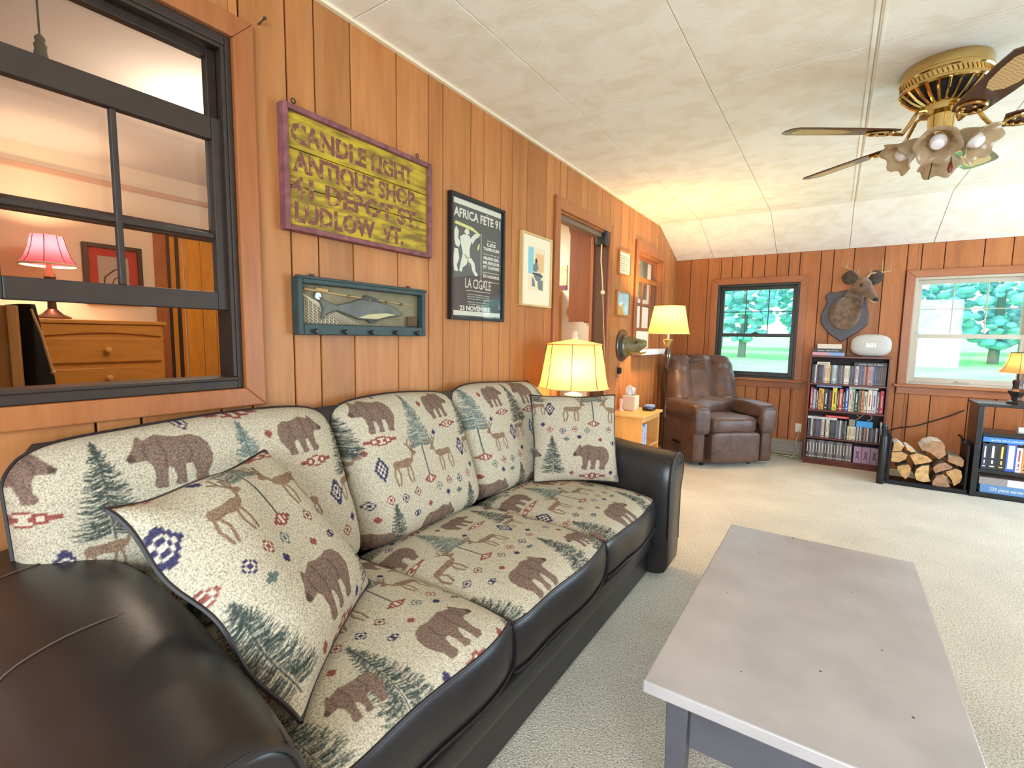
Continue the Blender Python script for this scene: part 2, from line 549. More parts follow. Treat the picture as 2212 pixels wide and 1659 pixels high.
struct(ob('window_5', b, M_WHITE))
b = MB()
for x in (1.35, 2.66, 3.99):
    b.box(x, x + 0.06, Y0 - 0.07, Y0 - 0.01, 0.72, 2.28)
b.box(1.35, 4.05, Y0 - 0.07, Y0 - 0.01, 0.72, 0.79); b.box(1.35, 4.05, Y0 - 0.07, Y0 - 0.01, 2.21, 2.28)
struct(ob('window_6', b, M_WHITE))

# ---- windows and casings
def casing(parent, u0, u1, z0, z1, w, m_up, m_lev, t=0.02, wt=None, wb=None, bottom=True, name='casing'):
    """mitred boards round an opening (u0..u1, z0..z1), lying on the wall face"""
    wt = w if wt is None else wt
    wb = w if wb is None else wb
    zb, ub = (z0 - wb, w) if bottom else (z0, 0)
    def board(q, m):
        lo = [(p[0], -t, p[1]) for p in q]
        hi = [(p[0], 0, p[1]) for p in q]
        ob(name, MB().hexa(hi, lo), m, parent, bevel=0.004)
    if bottom:
        board([(u0 - w, zb), (u0, z0), (u0, z1), (u0 - w, z1 + wt)][::-1], m_up)
        board([(u1, z0), (u1 + w, zb), (u1 + w, z1 + wt), (u1, z1)][::-1], m_up)
        board([(u0 - w, zb), (u1 + w, zb), (u1, z0), (u0, z0)][::-1], m_lev)
    else:
        board([(u0 - w, z0), (u0, z0), (u0, z1), (u0 - w, z1 + wt)][::-1], m_up)
        board([(u1, z0), (u1 + w, z0), (u1 + w, z1 + wt), (u1, z1)][::-1], m_up)
    board([(u0, z1), (u1, z1), (u1 + w, z1 + wt), (u0 - w, z1 + wt)][::-1], m_lev)

def frame_rect(b, u0, u1, z0, z1, n0, n1, wl, wr, wb, wt, mi=0):
    b.box(u0, u0 + wl, n0, n1, z0, z1, mi); b.box(u1 - wr, u1, n0, n1, z0, z1, mi)
    b.box(u0 + wl, u1 - wr, n0, n1, z0, z0 + wb, mi); b.box(u0 + wl, u1 - wr, n0, n1, z1 - wt, z1, mi)

def sash(name, parent, u0, u1, z0, z1, n0, wl, wr, wb, wt, m, vs=(), hs=(), th=0.032, mw=0.012):
    b = MB()
    frame_rect(b, u0, u1, z0, z1, n0, n0 + th, wl, wr, wb, wt)
    for u in vs:
        b.box(u - mw / 2, u + mw / 2, n0 + 0.006, n0 + th - 0.006, z0 + wb, z1 - wt)
    for z in hs:
        b.box(u0 + wl, u1 - wr, n0 + 0.007, n0 + th - 0.007, z - mw / 2, z + mw / 2)
    o = ob(name, b, m, parent, bevel=0.003)
    ob('glass', MB().box(u0 + wl, u1 - wr, n0 + th / 2 - 0.0015, n0 + th / 2 + 0.0015, z0 + wb, z1 - wt), M_GLASS, o)
    return o

def window(n, loc, rotz):
    o = bpy.data.objects.new('window_%d' % n, None)
    C.objects.link(o)
    o.location, o.rotation_euler = loc, (0, 0, rotz)
    return struct(o)

# the raised sash between this room and the bedroom
w = window(1, (0, 0, 0), WL)
u0, u1, z0, z1 = O1
casing(w, u0, u1, z0, z1, 0.068, M_TRIM, M_TRIM, 0.022, 0.07, 0.062)
b = MB(); frame_rect(b, u0, u1, z0, z1, -0.004, 0.12, 0.018, 0.018, 0.03, 0.03); ob('window_frame', b, M_DARKFRAME, w, bevel=0.003)
ob('window_sill', MB().box(u0 + 0.018, u1 - 0.018, -0.012, 0.10, z0 + 0.028, z0 + 0.04), M_DARKFRAME, w, bevel=0.004)
ob('inner_stop', MB().box(u0 + 0.018, u0 + 0.03, 0.0, 0.014, z0 + 0.04, z1 - 0.03).box(u1 - 0.03, u1 - 0.018, 0.0, 0.014, z0 + 0.04, z1 - 0.03).box(u0 + 0.03, u1 - 0.03, 0.0, 0.014, z1 - 0.042, z1 - 0.03), M_DARKFRAME, w, bevel=0.002)
sash('lower_sash', w, u0 + 0.02, u1 - 0.02, 1.372, 1.985, 0.016, 0.035, 0.04, 0.058, 0.07, M_DARKFRAME, (0.553,), (1.612,), mw=0.016)
sash('upper_sash', w, u0 + 0.02, u1 - 0.02, 1.60, z1 - 0.032, 0.055, 0.03, 0.03, 0.035, 0.03, M_DARKFRAME)

# the small sash window farther along the left wall
w = window(2, (0, 0, 0), WL)
u0, u1, z0, z1 = O2
casing(w, u0, u1, z0, z1, 0.075, M_TRIM, M_TRIM, 0.022, 0.10, 0.05)
b = MB(); frame_rect(b, u0, u1, z0, z1, 0.0, 0.12, 0.02, 0.02, 0.02, 0.02); ob('window_frame', b, M_TRIM, w, bevel=0.003)
ob('window_sill', MB().puff(((u0 + u1) / 2, -0.035, z0 - 0.012), ((u1 - u0) / 2 + 0.07, 0.075, 0.03), 0.25, 24, 12), mat('white_painted_sill', S(232, 228, 226), 0.3), w, smooth=True)
m_pane = mat('frosted_muntin', S(70, 52, 40), 0.5)
sash('lower_sash', w, u0 + 0.02, u1 - 0.02, 1.372, 1.93, 0.02, 0.02, 0.02, 0.035, 0.05, M_TRIM, (u0 + 0.28, u0 + 0.55), (1.65,), mw=0.016)
sash('upper_sash', w, u0 + 0.02, u1 - 0.02, 1.64, z1 - 0.02, 0.06, 0.02, 0.02, 0.03, 0.025, M_TRIM)

def far_window(n, F, mf, zm, lock, lifts):
    w = window(n, (0, YF, 0), 0)
    u0, u1, z0, z1 = F
    casing(w, u0, u1, z0, z1, 0.072, M_TRIM, M_TRIMF, 0.02, 0.07, 0.03)
    ob('window_sill', MB().box(u0 - 0.10, u1 + 0.10, -0.062, 0.0, z0 - 0.028, z0 - 0.004), M_TRIMF, w, bevel=0.006)
    ob('apron', MB().box(u0 - 0.072, u1 + 0.072, -0.018, 0.0, z0 - 0.10, z0 - 0.028), M_TRIMF, w, bevel=0.004)
    b = MB(); frame_rect(b, u0, u1, z0, z1, -0.006, 0.12, 0.024, 0.024, 0.02, 0.024); ob('window_frame', b, mf, w, bevel=0.003)
    a, c = u0 + 0.024, u1 - 0.024
    us = a + 0.042 + (c - a - 0.084) / 3, a + 0.042 + 2 * (c - a - 0.084) / 3
    s = sash('upper_sash', w, a, c, zm - 0.02, z1 - 0.024, 0.062, 0.042, 0.042, 0.04, 0.04, mf, us, ((zm + 0.02 + z1 - 0.064) / 2,), mw=0.009)
    s2 = sash('lower_sash', w, a, c, z0 + 0.02, zm + 0.02, 0.018, 0.042, 0.042, 0.05, 0.04, mf)
    if lock:
        b = MB().box((a + c) / 2 - 0.035, (a + c) / 2 + 0.035, 0.02, 0.05, zm + 0.02, zm + 0.028).lathe([(0.016, zm + 0.028), (0.014, zm + 0.04)], ((a + c) / 2, 0.035, 0), 12)
        ob('sash_lock', b, mf, s2, bevel=0.002)
    for u in lifts:
        ob('lift_rail', MB().box(u - 0.05, u + 0.05, 0.0, 0.019, z0 + 0.034, z0 + 0.046), mf, s2, bevel=0.004)
    return w
far_window(3, F1, M_BLACKFRAME, 1.352, True, ())
far_window(4, F2, M_TANFRAME, 1.36, False, (2.735,))

# the cased doorway
d = bpy.data.objects.new('door_1', None); C.objects.link(d); d.rotation_euler = (0, 0, WL); struct(d)
u0, u1, z0, z1 = OD
casing(d, u0, u1, z0, z1, 0.072, M_TRIM, M_TRIM, 0.022, 0.085, bottom=False)
m_jamb = wood('dark_door_jamb', S(84, 56, 38), S(100, 68, 46), 'z', 7, 0.5)
b = MB().box(u0, u0 + 0.014, 0, 0.13, 0, z1).box(u0, u1, 0, 0.13, z1 - 0.014, z1)
ob('door_jamb', b, M_TRIM, d, bevel=0.002)
ob('door_jamb', MB().box(u1 - 0.014, u1, 0, 0.125, 0, z1 - 0.014), m_jamb, d, bevel=0.002)
ob('casing', MB().box(u1 - 0.03, u1 - 0.012, 0.12, 0.145, 0, z1 - 0.014), M_TRIM, d, bevel=0.003)
ob('door_track', MB().box(u0 + 0.014, u1 - 0.014, 0.02, 0.09, z1 - 0.05, z1 - 0.014), mat('painted_door_track', S(120, 100, 82), 0.5), d, bevel=0.003)

# skirting heater channel under the far window is a thing (below); plain skirting elsewhere
struct(ob('baseboard_left', MB().box(0, 0.014, Y0, 3.03, 0, 0.07).box(0, 0.014, 4.10, YF, 0, 0.07), M_TRIMX, bevel=0.003))

# ---- the rooms behind the left wall
m_bedceil = mat('bedroom_ceiling_white', S(226, 218, 214), 0.85)
m_bedfloor = mat('bedroom_floor_boards', S(120, 84, 52), 0.5)
BX = -2.5
struct(ob('wall_bedroom', MB().box(BX - 0.1, BX, -1.3, 2.7, 0, 2.5).box(BX, -0.12, -1.3, -1.2, 0, 2.5).box(BX, -0.12, 2.62, 2.72, 0, 2.5), m_plaster))
struct(ob('ceiling_bedroom', MB().box(BX, -0.12, -1.2, 2.62, 2.432, 2.5), m_bedceil))
struct(ob('floor_bedroom', MB().box(BX, -0.12, -1.2, 2.62, -0.05, 0), m_bedfloor))
struct(ob('trim_7', MB().box(BX, BX + 0.02, -1.2, 2.62, 2.27, 2.305), mat('picture_rail_paint', S(206, 158, 124), 0.6), bevel=0.004))
m_kit = mat('kitchen_white_wall', S(238, 228, 208), 0.7)
struct(ob('wall_kitchen', MB().box(BX - 0.1, BX, 2.72, 4.5, 0, 2.5).box(BX, -0.12, 4.45, 4.55, 0, 2.5), m_kit))
struct(ob('ceiling_kitchen', MB().box(BX, -0.12, 2.72, 4.45, 2.432, 2.5), m_bedceil))
struct(ob('floor_kitchen', MB().box(BX, -0.12, 2.72, 4.45, -0.05, 0), m_bedfloor))
struct(ob('wall_study', MB().box(BX - 0.1, BX, 4.55, 6.3, 0, 2.5).box(BX, -0.12, 6.2, 6.3, 0, 2.5), m_kit))
struct(ob('ceiling_study', MB().box(BX, -0.12, 4.55, 6.2, 2.432, 2.5), m_bedceil))
struct(ob('floor_study', MB().box(BX, -0.12, 4.55, 6.2, -0.05, 0), m_bedfloor))
light('bedroom_fill_light', 'POINT', (-1.0, 1.3, 2.2), 18, (1.0, 0.82, 0.62), radius=0.12)  # added point light without a fixture, brightens the bedroom and its ceiling
light('kitchen_fill_light', 'AREA', (-1.2, 3.5, 2.40), 40, (1.0, 0.93, 0.82), (0, 0, 0), 0.5, 0.5)  # added panel light, no lamp hangs here; it brightens the doorway view
light('study_fill_light', 'AREA', (-1.2, 5.4, 2.40), 40, (0.80, 0.90, 1.0), (0, 0, 0), 0.6, 0.6)  # added cool panel light, brightens the room behind the small sash

# ---- outdoors
m_lawn, nt, p = base('sunlit_lawn')
tc = nd(nt, 'ShaderNodeTexCoord')
n1 = nd(nt, 'ShaderNodeTexNoise'); n1.inputs['Scale'].default_value = 0.6; n1.inputs['Detail'].default_value = 8
nt.links.new(tc.outputs['Object'], n1.inputs['Vector'])
r1 = nd(nt, 'ShaderNodeValToRGB')
r1.color_ramp.elements[0].position, r1.color_ramp.elements[0].color = 0.3, S(112, 200, 122)
r1.color_ramp.elements[1].position, r1.color_ramp.elements[1].color = 0.7, S(140, 216, 142)
nt.links.new(n1.outputs['Fac'], r1.inputs[0]); nt.links.new(r1.outputs[0], p.inputs['Base Color'])
p.inputs['Roughness'].default_value = 1.0
b = MB()
ny, nx = 14, 10
pts = [(-30 + 60 * i / nx, YF + 0.3 + 55 * (j / ny) ** 1.5, -0.5 + 2.4 * (j / ny) ** 1.2) for j in range(ny + 1) for i in range(nx + 1)]
b.add(pts, [(j * (nx + 1) + i, j * (nx + 1) + i + 1, (j + 1) * (nx + 1) + i + 1, (j + 1) * (nx + 1) + i) for j in range(ny) for i in range(nx)])
struct(ob('ground', b, m_lawn, smooth=True))
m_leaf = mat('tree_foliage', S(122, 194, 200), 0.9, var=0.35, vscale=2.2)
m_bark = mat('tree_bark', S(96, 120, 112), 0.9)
rt = random.Random(3)
for k in range(14):
    row, i = k // 7, k % 7
    x, y = -10.5 + i * 4.3 + row * 2.1, 25 + row * 6.0 + rt.uniform(-0.4, 0.4)
    zb = -0.5 + 2.4 * (((y - YF - 0.3) / 55) ** (1 / 1.5)) ** 1.2
    hgt = rt.uniform(6.0, 7.4)
    t = tag(bpy.data.objects.new('leafy_tree', None), 'pale green leafy tree at the far side of the lawn beyond the windows', 'tree', 'trees beyond the lawn')
    C.objects.link(t); t.location = (x, y, zb)
    ob('trunk', MB().tube([(0, 0, -0.3), (0.1, 0, hgt * 0.5)], [0.18, 0.10], 8), m_bark, t, smooth=True)
    b = MB()
    for q in range(420):
        a, e = rt.uniform(0, 2 * PI), rt.uniform(-1, 1)
        rr = 1.65 * math.sqrt(max(0.02, 1 - e * e)) * rt.uniform(0.6, 1)
        c = (rr * math.cos(a), rr * math.sin(a), hgt * 0.55 + e * hgt * 0.45)
        b.sphere(c, rt.uniform(0.10, 0.26), 6, 4, s=(1, 1, rt.uniform(.5, .9)))
    ob('crown', b, m_leaf, t)
# ================================================================== WOODLAND TAPESTRY (colours woven into the cushions' dense meshes)
TN = 640
_tile = np.empty((TN, TN, 3), np.float32)
_tile[:] = S(198, 187, 163)[:3]
def _rs(seed):
    return np.random.default_rng(seed)

def _grid(x0, x1, y0, y1):
    i0, i1, j0, j1 = int(x0 * TN) - 2, int(x1 * TN) + 3, int(y0 * TN) - 2, int(y1 * TN) + 3
    I, J = np.meshgrid(np.arange(i0, i1), np.arange(j0, j1))
    return I, J, (I + 0.5) / TN, (J + 0.5) / TN

def _put(I, J, mask, col, noise=0.0, seed=0):
    c = np.array(col[:3], np.float32)
    ii, jj = I[mask] % TN, J[mask] % TN
    k = 1.0 + (noise * _rs(seed).uniform(-1, 1, len(ii)).astype(np.float32) if noise else 0.0)
    _tile[jj, ii] = c[None, :] * (np.ones((len(ii), 1), np.float32) * (k[:, None] if noise else 1.0))

def poly_fill(P, col, noise=0.0, seed=0):
    P = np.array(P)
    I, J, X, Y = _grid(P[:, 0].min(), P[:, 0].max(), P[:, 1].min(), P[:, 1].max())
    ins = np.zeros(X.shape, bool)
    n = len(P)
    for a in range(n):
        (xa, ya), (xb, yb) = P[a], P[(a + 1) % n]
        if ya == yb:
            continue
        cr = ((ya > Y) != (yb > Y)) & (X < (xb - xa) * (Y - ya) / (yb - ya) + xa)
        ins ^= cr
    _put(I, J, ins, col, noise, seed)

def stroke(pts, w, col, noise=0.0):
    for (xa, ya), (xb, yb) in zip(pts[:-1], pts[1:]):
        I, J, X, Y = _grid(min(xa, xb) - w, max(xa, xb) + w, min(ya, yb) - w, max(ya, yb) + w)
        dx, dy = xb - xa, yb - ya
        t = np.clip(((X - xa) * dx + (Y - ya) * dy) / max(dx * dx + dy * dy, 1e-9), 0, 1)
        _put(I, J, (X - xa - t * dx) ** 2 + (Y - ya - t * dy) ** 2 < w * w / 4, col, noise, int((xa + yb) * 1e4) % 9999)

BEAR = [(.02, .30), (.03, .45), (.10, .56), (.22, .61), (.36, .60), (.48, .62), (.60, .66), (.70, .62), (.76, .60), (.79, .66), (.84, .62), (.90, .52), (.97, .45), (1.0, .40), (.97, .35), (.88, .35),
        (.80, .36), (.75, .30), (.74, .15), (.78, .05), (.74, 0), (.63, 0), (.61, .12), (.58, .25), (.53, .22), (.51, .10), (.55, .03), (.50, 0), (.41, .01), (.40, .14), (.37, .25), (.30, .24), (.28, .12), (.31, .03),
        (.26, 0), (.15, 0), (.13, .10), (.07, .18)]
BROWN, BROWN2, RED, NAVY, GREEN, SAGE = S(130, 107, 93), S(146, 118, 96), S(146, 80, 72), S(66, 62, 92), S(68, 76, 70), S(102, 115, 110)

def bear(cx, y, s, flip=False, seed=1):
    f = -1 if flip else 1
    T = lambda p: (cx + f * (p[0] - 0.5) * s, y + p[1] * s)
    poly_fill([T(p) for p in BEAR], BROWN, 0.55, seed)
    for q in ([(.60, .60), (.57, .40), (.60, .26)], [(.30, .52), (.27, .36), (.33, .26)], [(.76, .56), (.80, .46), (.78, .38)]):
        stroke([T(p) for p in q], 0.035 * s, tuple(c * 0.72 for c in BROWN), 0.5)
    poly_fill([T(p) for p in [(.92, .46), (1.0, .41), (.97, .36), (.90, .37)]], tuple(c * 0.45 for c in BROWN))

def deer(cx, y, s, flip=False, seed=5):
    f = -1 if flip else 1
    T = lambda p: (cx + f * (0.45 - p[0]) * s, y + p[1] * s)
    poly_fill([T(p) for p in [(.22, .60), (.35, .62), (.60, .59), (.80, .61), (.89, .56), (.90, .46), (.82, .40), (.62, .42), (.42, .38), (.32, .42), (.20, .50), (.14, .64), (.04, .66), (-.02, .69), (0, .74), (.10, .80), (.17, .78)]], BROWN2, 0.5, seed)
    for q in ([(.34, .44), (.30, .22), (.33, 0)], [(.42, .42), (.47, .22), (.42, 0)], [(.78, .44), (.73, .24), (.80, 0)], [(.85, .46), (.92, .25), (.88, 0)]):
        stroke([T(p) for p in q], 0.055 * s, BROWN2, 0.3)
    for q in ([(.12, .78), (.04, .92), (.08, 1.06)], [(.05, .90), (-.05, .98)], [(.16, .78), (.24, .92), (.20, 1.08)], [(.24, .92), (.33, 1.0)], [(.15, .80), (.14, .96)]):
        stroke([T(p) for p in q], 0.042 * s, tuple(c * .8 for c in BROWN2))

def fir(cx, y, s, seed=1, col=GREEN):
    r = _rs(seed)
    stroke([(cx, y), (cx, y + s)], 0.018 * s, col)
    for k in range(22):
        h = 0.07 + 0.90 * k / 21
        wdt = 0.36 * (1 - h) ** 0.85 + 0.02
        for sd in (-1, 1):
            for q in range(6):
                hh = h + r.uniform(-.02, .03)
                L = wdt * r.uniform(0.35, 1.0)
                x1 = cx + sd * L * s
                sh_ = r.uniform(.7, 1.5)
                stroke([(cx + sd * L * .1 * s, y + hh * s), (cx + sd * L * .6 * s, y + (hh - .03) * s), (x1, y + (hh - .02 + r.uniform(-.02, .03)) * s)], 0.005 * s + .0012, tuple(c * sh_ for c in col[:3]), 0.2)

def leafy(cx, y, s, seed=2, col=SAGE):
    r = _rs(seed)
    stroke([(cx, y), (cx, y + s * .8)], 0.022 * s, tuple(c * .5 for c in col[:3]))
    for k in range(120):
        a = r.uniform(-PI * .1, PI * 1.1); d = r.uniform(.15, .40) * s
        c0 = (cx + math.cos(a) * d * .35, y + s * .62 + math.sin(a) * d * .3)
        c1 = (cx + math.cos(a) * d * .75, y + s * .60 + math.sin(a) * d * 1.0)
        stroke([c0, c1, (c1[0] + r.uniform(-.03, .03) * s, c1[1] - .03 * s)], 0.009 * s + .0008, tuple(c * .8 for c in col[:3]), .2)

def diamond(cx, cy, a, b, col, hollow=True):
    I, J, X, Y = _grid(cx - a, cx + a, cy - b, cy + b)
    q = 0.0085
    dx, dy = np.abs(np.floor((X - cx) / q) * q + q / 2) / a, np.abs(np.floor((Y - cy) / q) * q + q / 2) / b
    d = dx + dy
    _put(I, J, d < 1, col, 0.15, 3)
    if hollow:
        _put(I, J, (d < .62) & (d > .42), S(214, 200, 178))
        _put(I, J, d < .22, S(214, 200, 178))

bear(.22, .80, .29, True, 1); bear(.77, .82, .25, False, 2)
diamond(.20, .755, .13, .028, RED); diamond(.80, .775, .10, .026, RED)
fir(.50, .66, .34, 4, SAGE); stroke([(.50, .50), (.50, .70)], .008, tuple(c * .6 for c in SAGE[:3]))
deer(.33, .49, .225, False, 5); deer(.66, .50, .21, True, 6)
diamond(.15, .60, .045, .075, NAVY); diamond(.87, .61, .042, .07, NAVY); diamond(.50, .475, .055, .03, RED)
deer(.99, .56, .17, False, 7)
for k, x in enumerate((.05, .155, .26, .365, .56, .665, .77, .875)):
    diamond(x, .415 + .012 * (k % 2), .030, .034, (NAVY, RED, NAVY, S(120, 80, 70), SAGE, RED, NAVY, RED)[k])
for x_, y_, c_ in ((.08, .70, RED), (.93, .475, NAVY), (.07, .335, RED), (.45, .335, RED), (.63, .36, NAVY), (.36, .06, NAVY), (.70, .06, RED), (.61, .93, RED), (.64, .74, NAVY)):
    diamond(x_, y_, .022, .022, c_)
diamond(.33, .31, .035, .022, NAVY); diamond(.74, .345, .03, .02, SAGE)
bear(.53, .085, .32, False, 8)
fir(.18, .04, .36, 9); fir(.86, .05, .32, 10)
bear(1.06, .12, .22, True, 11)
diamond(.52, .035, .13, .024, RED); diamond(.30, .02, .03, .03, NAVY)
fir(1.0, .67, .32, 14)
_b = _tile.copy()                                   # soften by one texel, as weave does
for sx, sy in ((1, 0), (-1, 0), (0, 1), (0, -1)):
    _b += np.roll(_tile, (sy, sx), (0, 1))
_tile = _b / 5.0

def weave(u, v):
    """u, v in tiles -> colours"""
    i = np.floor((u % 1.0) * TN).astype(int) % TN
    j = np.floor((v % 1.0) * TN).astype(int) % TN
    return _tile[j, i]

M_FABRIC, nt, p = base('woodland_tapestry')
at = nd(nt, 'ShaderNodeAttribute'); at.attribute_name = 'weave'
tc = nd(nt, 'ShaderNodeTexCoord')
n1 = nd(nt, 'ShaderNodeTexNoise'); n1.inputs['Scale'].default_value = 260; n1.inputs['Detail'].default_value = 2
nt.links.new(tc.outputs['Object'], n1.inputs['Vector'])
r1 = nd(nt, 'ShaderNodeMapRange'); r1.inputs[1].default_value, r1.inputs[2].default_value, r1.inputs[3].default_value, r1.inputs[4].default_value = .3, .62, .50, 1.12
mx = nd(nt, 'ShaderNodeMix', data_type='RGBA', blend_type='MULTIPLY'); mx.inputs[0].default_value = 1
nt.links.new(n1.outputs['Fac'], r1.inputs[0]); nt.links.new(at.outputs['Color'], mx.inputs[6]); nt.links.new(r1.outputs[0], mx.inputs[7])
nt.links.new(mx.outputs[2], p.inputs['Base Color'])
p.inputs['Roughness'].default_value = 0.95; p.inputs['Specular IOR Level'].default_value = 0.15
bp = nd(nt, 'ShaderNodeBump'); bp.inputs['Strength'].default_value = 0.5; bp.inputs['Distance'].default_value = 0.004
nt.links.new(n1.outputs['Fac'], bp.inputs['Height']); nt.links.new(bp.outputs[0], p.inputs['Normal'])

def np_mesh(name, grids, mats, parent, offset=(0, 0, 0)):
    """grids: (points (nv, nu, 3), colours or None, material index, flip)"""
    V, F, MI, COL = [], [], [], []
    o = 0
    for P, col, mi, flip in grids:
        nv, nu = P.shape[:2]
        idx = (np.arange(nv * nu).reshape(nv, nu)) + o
        q = np.stack([idx[:-1, :-1], idx[:-1, 1:], idx[1:, 1:], idx[1:, :-1]], -1).reshape(-1, 4)
        if flip:
            q = q[:, ::-1]
        F.append(q); MI.append(np.full(len(q), mi, np.int32))
        V.append(P.reshape(-1, 3))
        COL.append((np.ones((nv * nu, 3)) if col is None else col.reshape(-1, 3)))
        o += nv * nu
    V, F, MI, COL = np.concatenate(V) - np.array(offset), np.concatenate(F), np.concatenate(MI), np.concatenate(COL)
    me = bpy.data.meshes.new(name)
    me.vertices.add(len(V)); me.vertices.foreach_set('co', V.astype(np.float32).ravel())
    me.loops.add(len(F) * 4); me.loops.foreach_set('vertex_index', F.astype(np.int32).ravel())
    me.polygons.add(len(F)); me.polygons.foreach_set('loop_start', np.arange(0, len(F) * 4, 4, dtype=np.int32))
    me.polygons.foreach_set('material_index', MI)
    a = me.attributes.new('weave', 'FLOAT_COLOR', 'POINT')
    a.data.foreach_set('color', np.concatenate([COL, np.ones((len(COL), 1))], 1).astype(np.float32).ravel())
    me.update(calc_edges=True)
    me.validate()
    return finish(name, me, mats, parent, True, 0, 0)

def smoothstep(a, b, x):
    t = np.clip((x - a) / (b - a), 0, 1)
    return t * t * (3 - 2 * t)

def wob(U, V, seed, amp):
    r = _rs(seed)
    o = np.zeros_like(U)
    for k in range(5):
        a, c, ph = r.uniform(-4, 4), r.uniform(-4, 4), r.uniform(0, 6.28)
        o += np.sin(a * U + c * V + ph) * amp / 5
    return o

def rim(P):
    """boundary loop of a grid of points"""
    return [tuple(q) for q in np.concatenate([P[0, :-1], P[:-1, -1], P[-1, :0:-1], P[:0:-1, 0]])]

# ================================================================== SOFA
sofa = thing('sofa', 'dark leather three-seat sofa with bear and deer patterned tapestry cushions along the panelled wall', 'sofa', (0.5, 1.46, 0))
SO = (0.5, 1.46, 0)
def sob(name, b, m, **k):
    return ob(name, b, m, sofa, world=True, **k)

# base: rolled front rail over a recessed panel
rail = [(0.80, 0.155), (0.905, 0.155), (0.938, 0.165), (0.952, 0.195), (0.947, 0.235), (0.915, 0.258), (0.80, 0.262)]
b = MB().rings([[(x, y, z) for x, z in rail] for y in (0.40, 2.52)], True)
sob('front_rail', b, M_LEATHER, smooth=True)
b = MB().box(0.14, 0.80, 0.20, 2.72, 0.03, 0.265).box(0.80, 0.925, 0.40, 2.52, 0.025, 0.152)
sob('base', b, M_LEATHER, bevel=0.008)
for x, y in ((0.2, 0.25), (0.2, 2.66), (0.86, 0.25), (0.86, 2.66)):
    sob('foot', MB().lathe([(0.022, 0), (0.028, 0.03)], (x, y, 0), 12), M_BLACK)

M_STITCH = mat('worn_stitching', S(96, 74, 58), 0.7)
def arm(inner, s, wid, top):
    """s = +1: the arm lies at larger y than its inner face"""
    prof = [(0.02, 0.03), (0.005, 0.12), (0.0, 0.25), (-0.002, 0.40), (-0.004, 0.50), (0.0, top - 0.12), (0.018, top - 0.055), (0.055, top - 0.015), (0.11, top), (wid * 0.62, top - 0.002),
            (wid - 0.045, top - 0.022), (wid - 0.01, top - 0.065), (wid, top - 0.12), (wid - 0.012, top - 0.17), (wid - 0.045, top - 0.21), (wid - 0.05, 0.30), (wid - 0.045, 0.12), (wid - 0.05, 0.03)]
    # resample smoothly
    P = np.array(prof)
    t = np.arange(len(P)); tt = np.linspace(0, len(P) - 1, 60)
    Q = np.stack([np.interp(tt, t, P[:, 0]), np.interp(tt, t, P[:, 1])], 1)
    for _ in range(2):
        Q[1:-1] = (Q[:-2] + 2 * Q[1:-1] + Q[2:]) / 4
    c = np.array([wid * 0.48, top - 0.13])
    secs = []
    for x, k, lift in [(0.06, 1, 0.07), (0.15, 1, 0.07), (0.22, 1, 0.07), (0.4, 1, 0.065), (0.58, 1, 0.045), (0.75, 1, 0.02), (0.90, 1, 0.004), (0.945, 1.0, 0), (0.985, 0.992, 0), (1.012, 0.965, 0), (1.026, 0.92, 0), (1.032, 0.84, 0)]:
        q = c + (Q - c) * k
        q[:, 1] = np.maximum(q[:, 1], 0.03) + lift * (q[:, 1] > top - 0.1)
        sw = -0.045 * math.sin(PI * min(1, x / 1.0)) ** .7 if s < 0 else 0      # the near arm bulges over the seat towards the back
        secs.append([(x, inner + s * (a + sw * max(0, 1 - a / .2)), z) for a, z in q])
    b = MB().rings(secs if s < 0 else [r[::-1] for r in secs], True)
    o = sob('arm', b, M_LEATHER, smooth=True, sharp=60)
    for x, lf in ((0.22, .07), (0.56, .047)):
        st = MB().tube([(x + 0.02 * i / 30, inner + s * a, z + 0.0015 + lf * (z > top - 0.1)) for i, (a, z) in enumerate(Q[20:48])], 0.0014, 6)
        ob('seam_stitching', st, M_STITCH, o, world=True)
    f = MB()
    face = c + (Q[6:56] - c) * 0.93
    f.tube([(1.028, inner + s * a, z) for a, z in face], 0.006, 6)
    for a in (0.25, 0.5, 0.72):
        i = int(15 + a * 30)
        f.tube([(0.985, inner + s * Q[i, 0], Q[i, 1] - 0.001), (1.02, inner + s * (c[0] + (Q[i, 0] - c[0]) * .95), c[1] + (Q[i, 1] - c[1]) * .95), (1.034, inner + s * (c[0] + (Q[i, 0] - c[0]) * .6), c[1] + (Q[i, 1] - c[1]) * .6)], 0.004, 6)
    ob('piping', f, M_LEATHER, o, smooth=True, world=True)
arm(0.428, -1, 0.31, 0.70)
arm(2.50, 1, 0.27, 0.69)

# back: leather frame with a padded top roll
prof = [(0.02, 0.03), (0.02, 0.93), (0.026, 0.985), (0.045, 1.014), (0.066, 1.018), (0.085, 1.0), (0.095, 0.95), (0.16, 0.70), (0.24, 0.30)]
b = MB().rings([[(x * (1 if abs(y - 1.46) < 1.25 else 1), y, z - (0.05 if (y < .3 or y > 2.65) else 0.0) * (z > 0.5)) for x, z in prof] for y in (0.285, 0.32, 0.8, 1.46, 2.1, 2.63, 2.67)], True)
sob('back_frame', b, M_LEATHER, smooth=True, sharp=50)

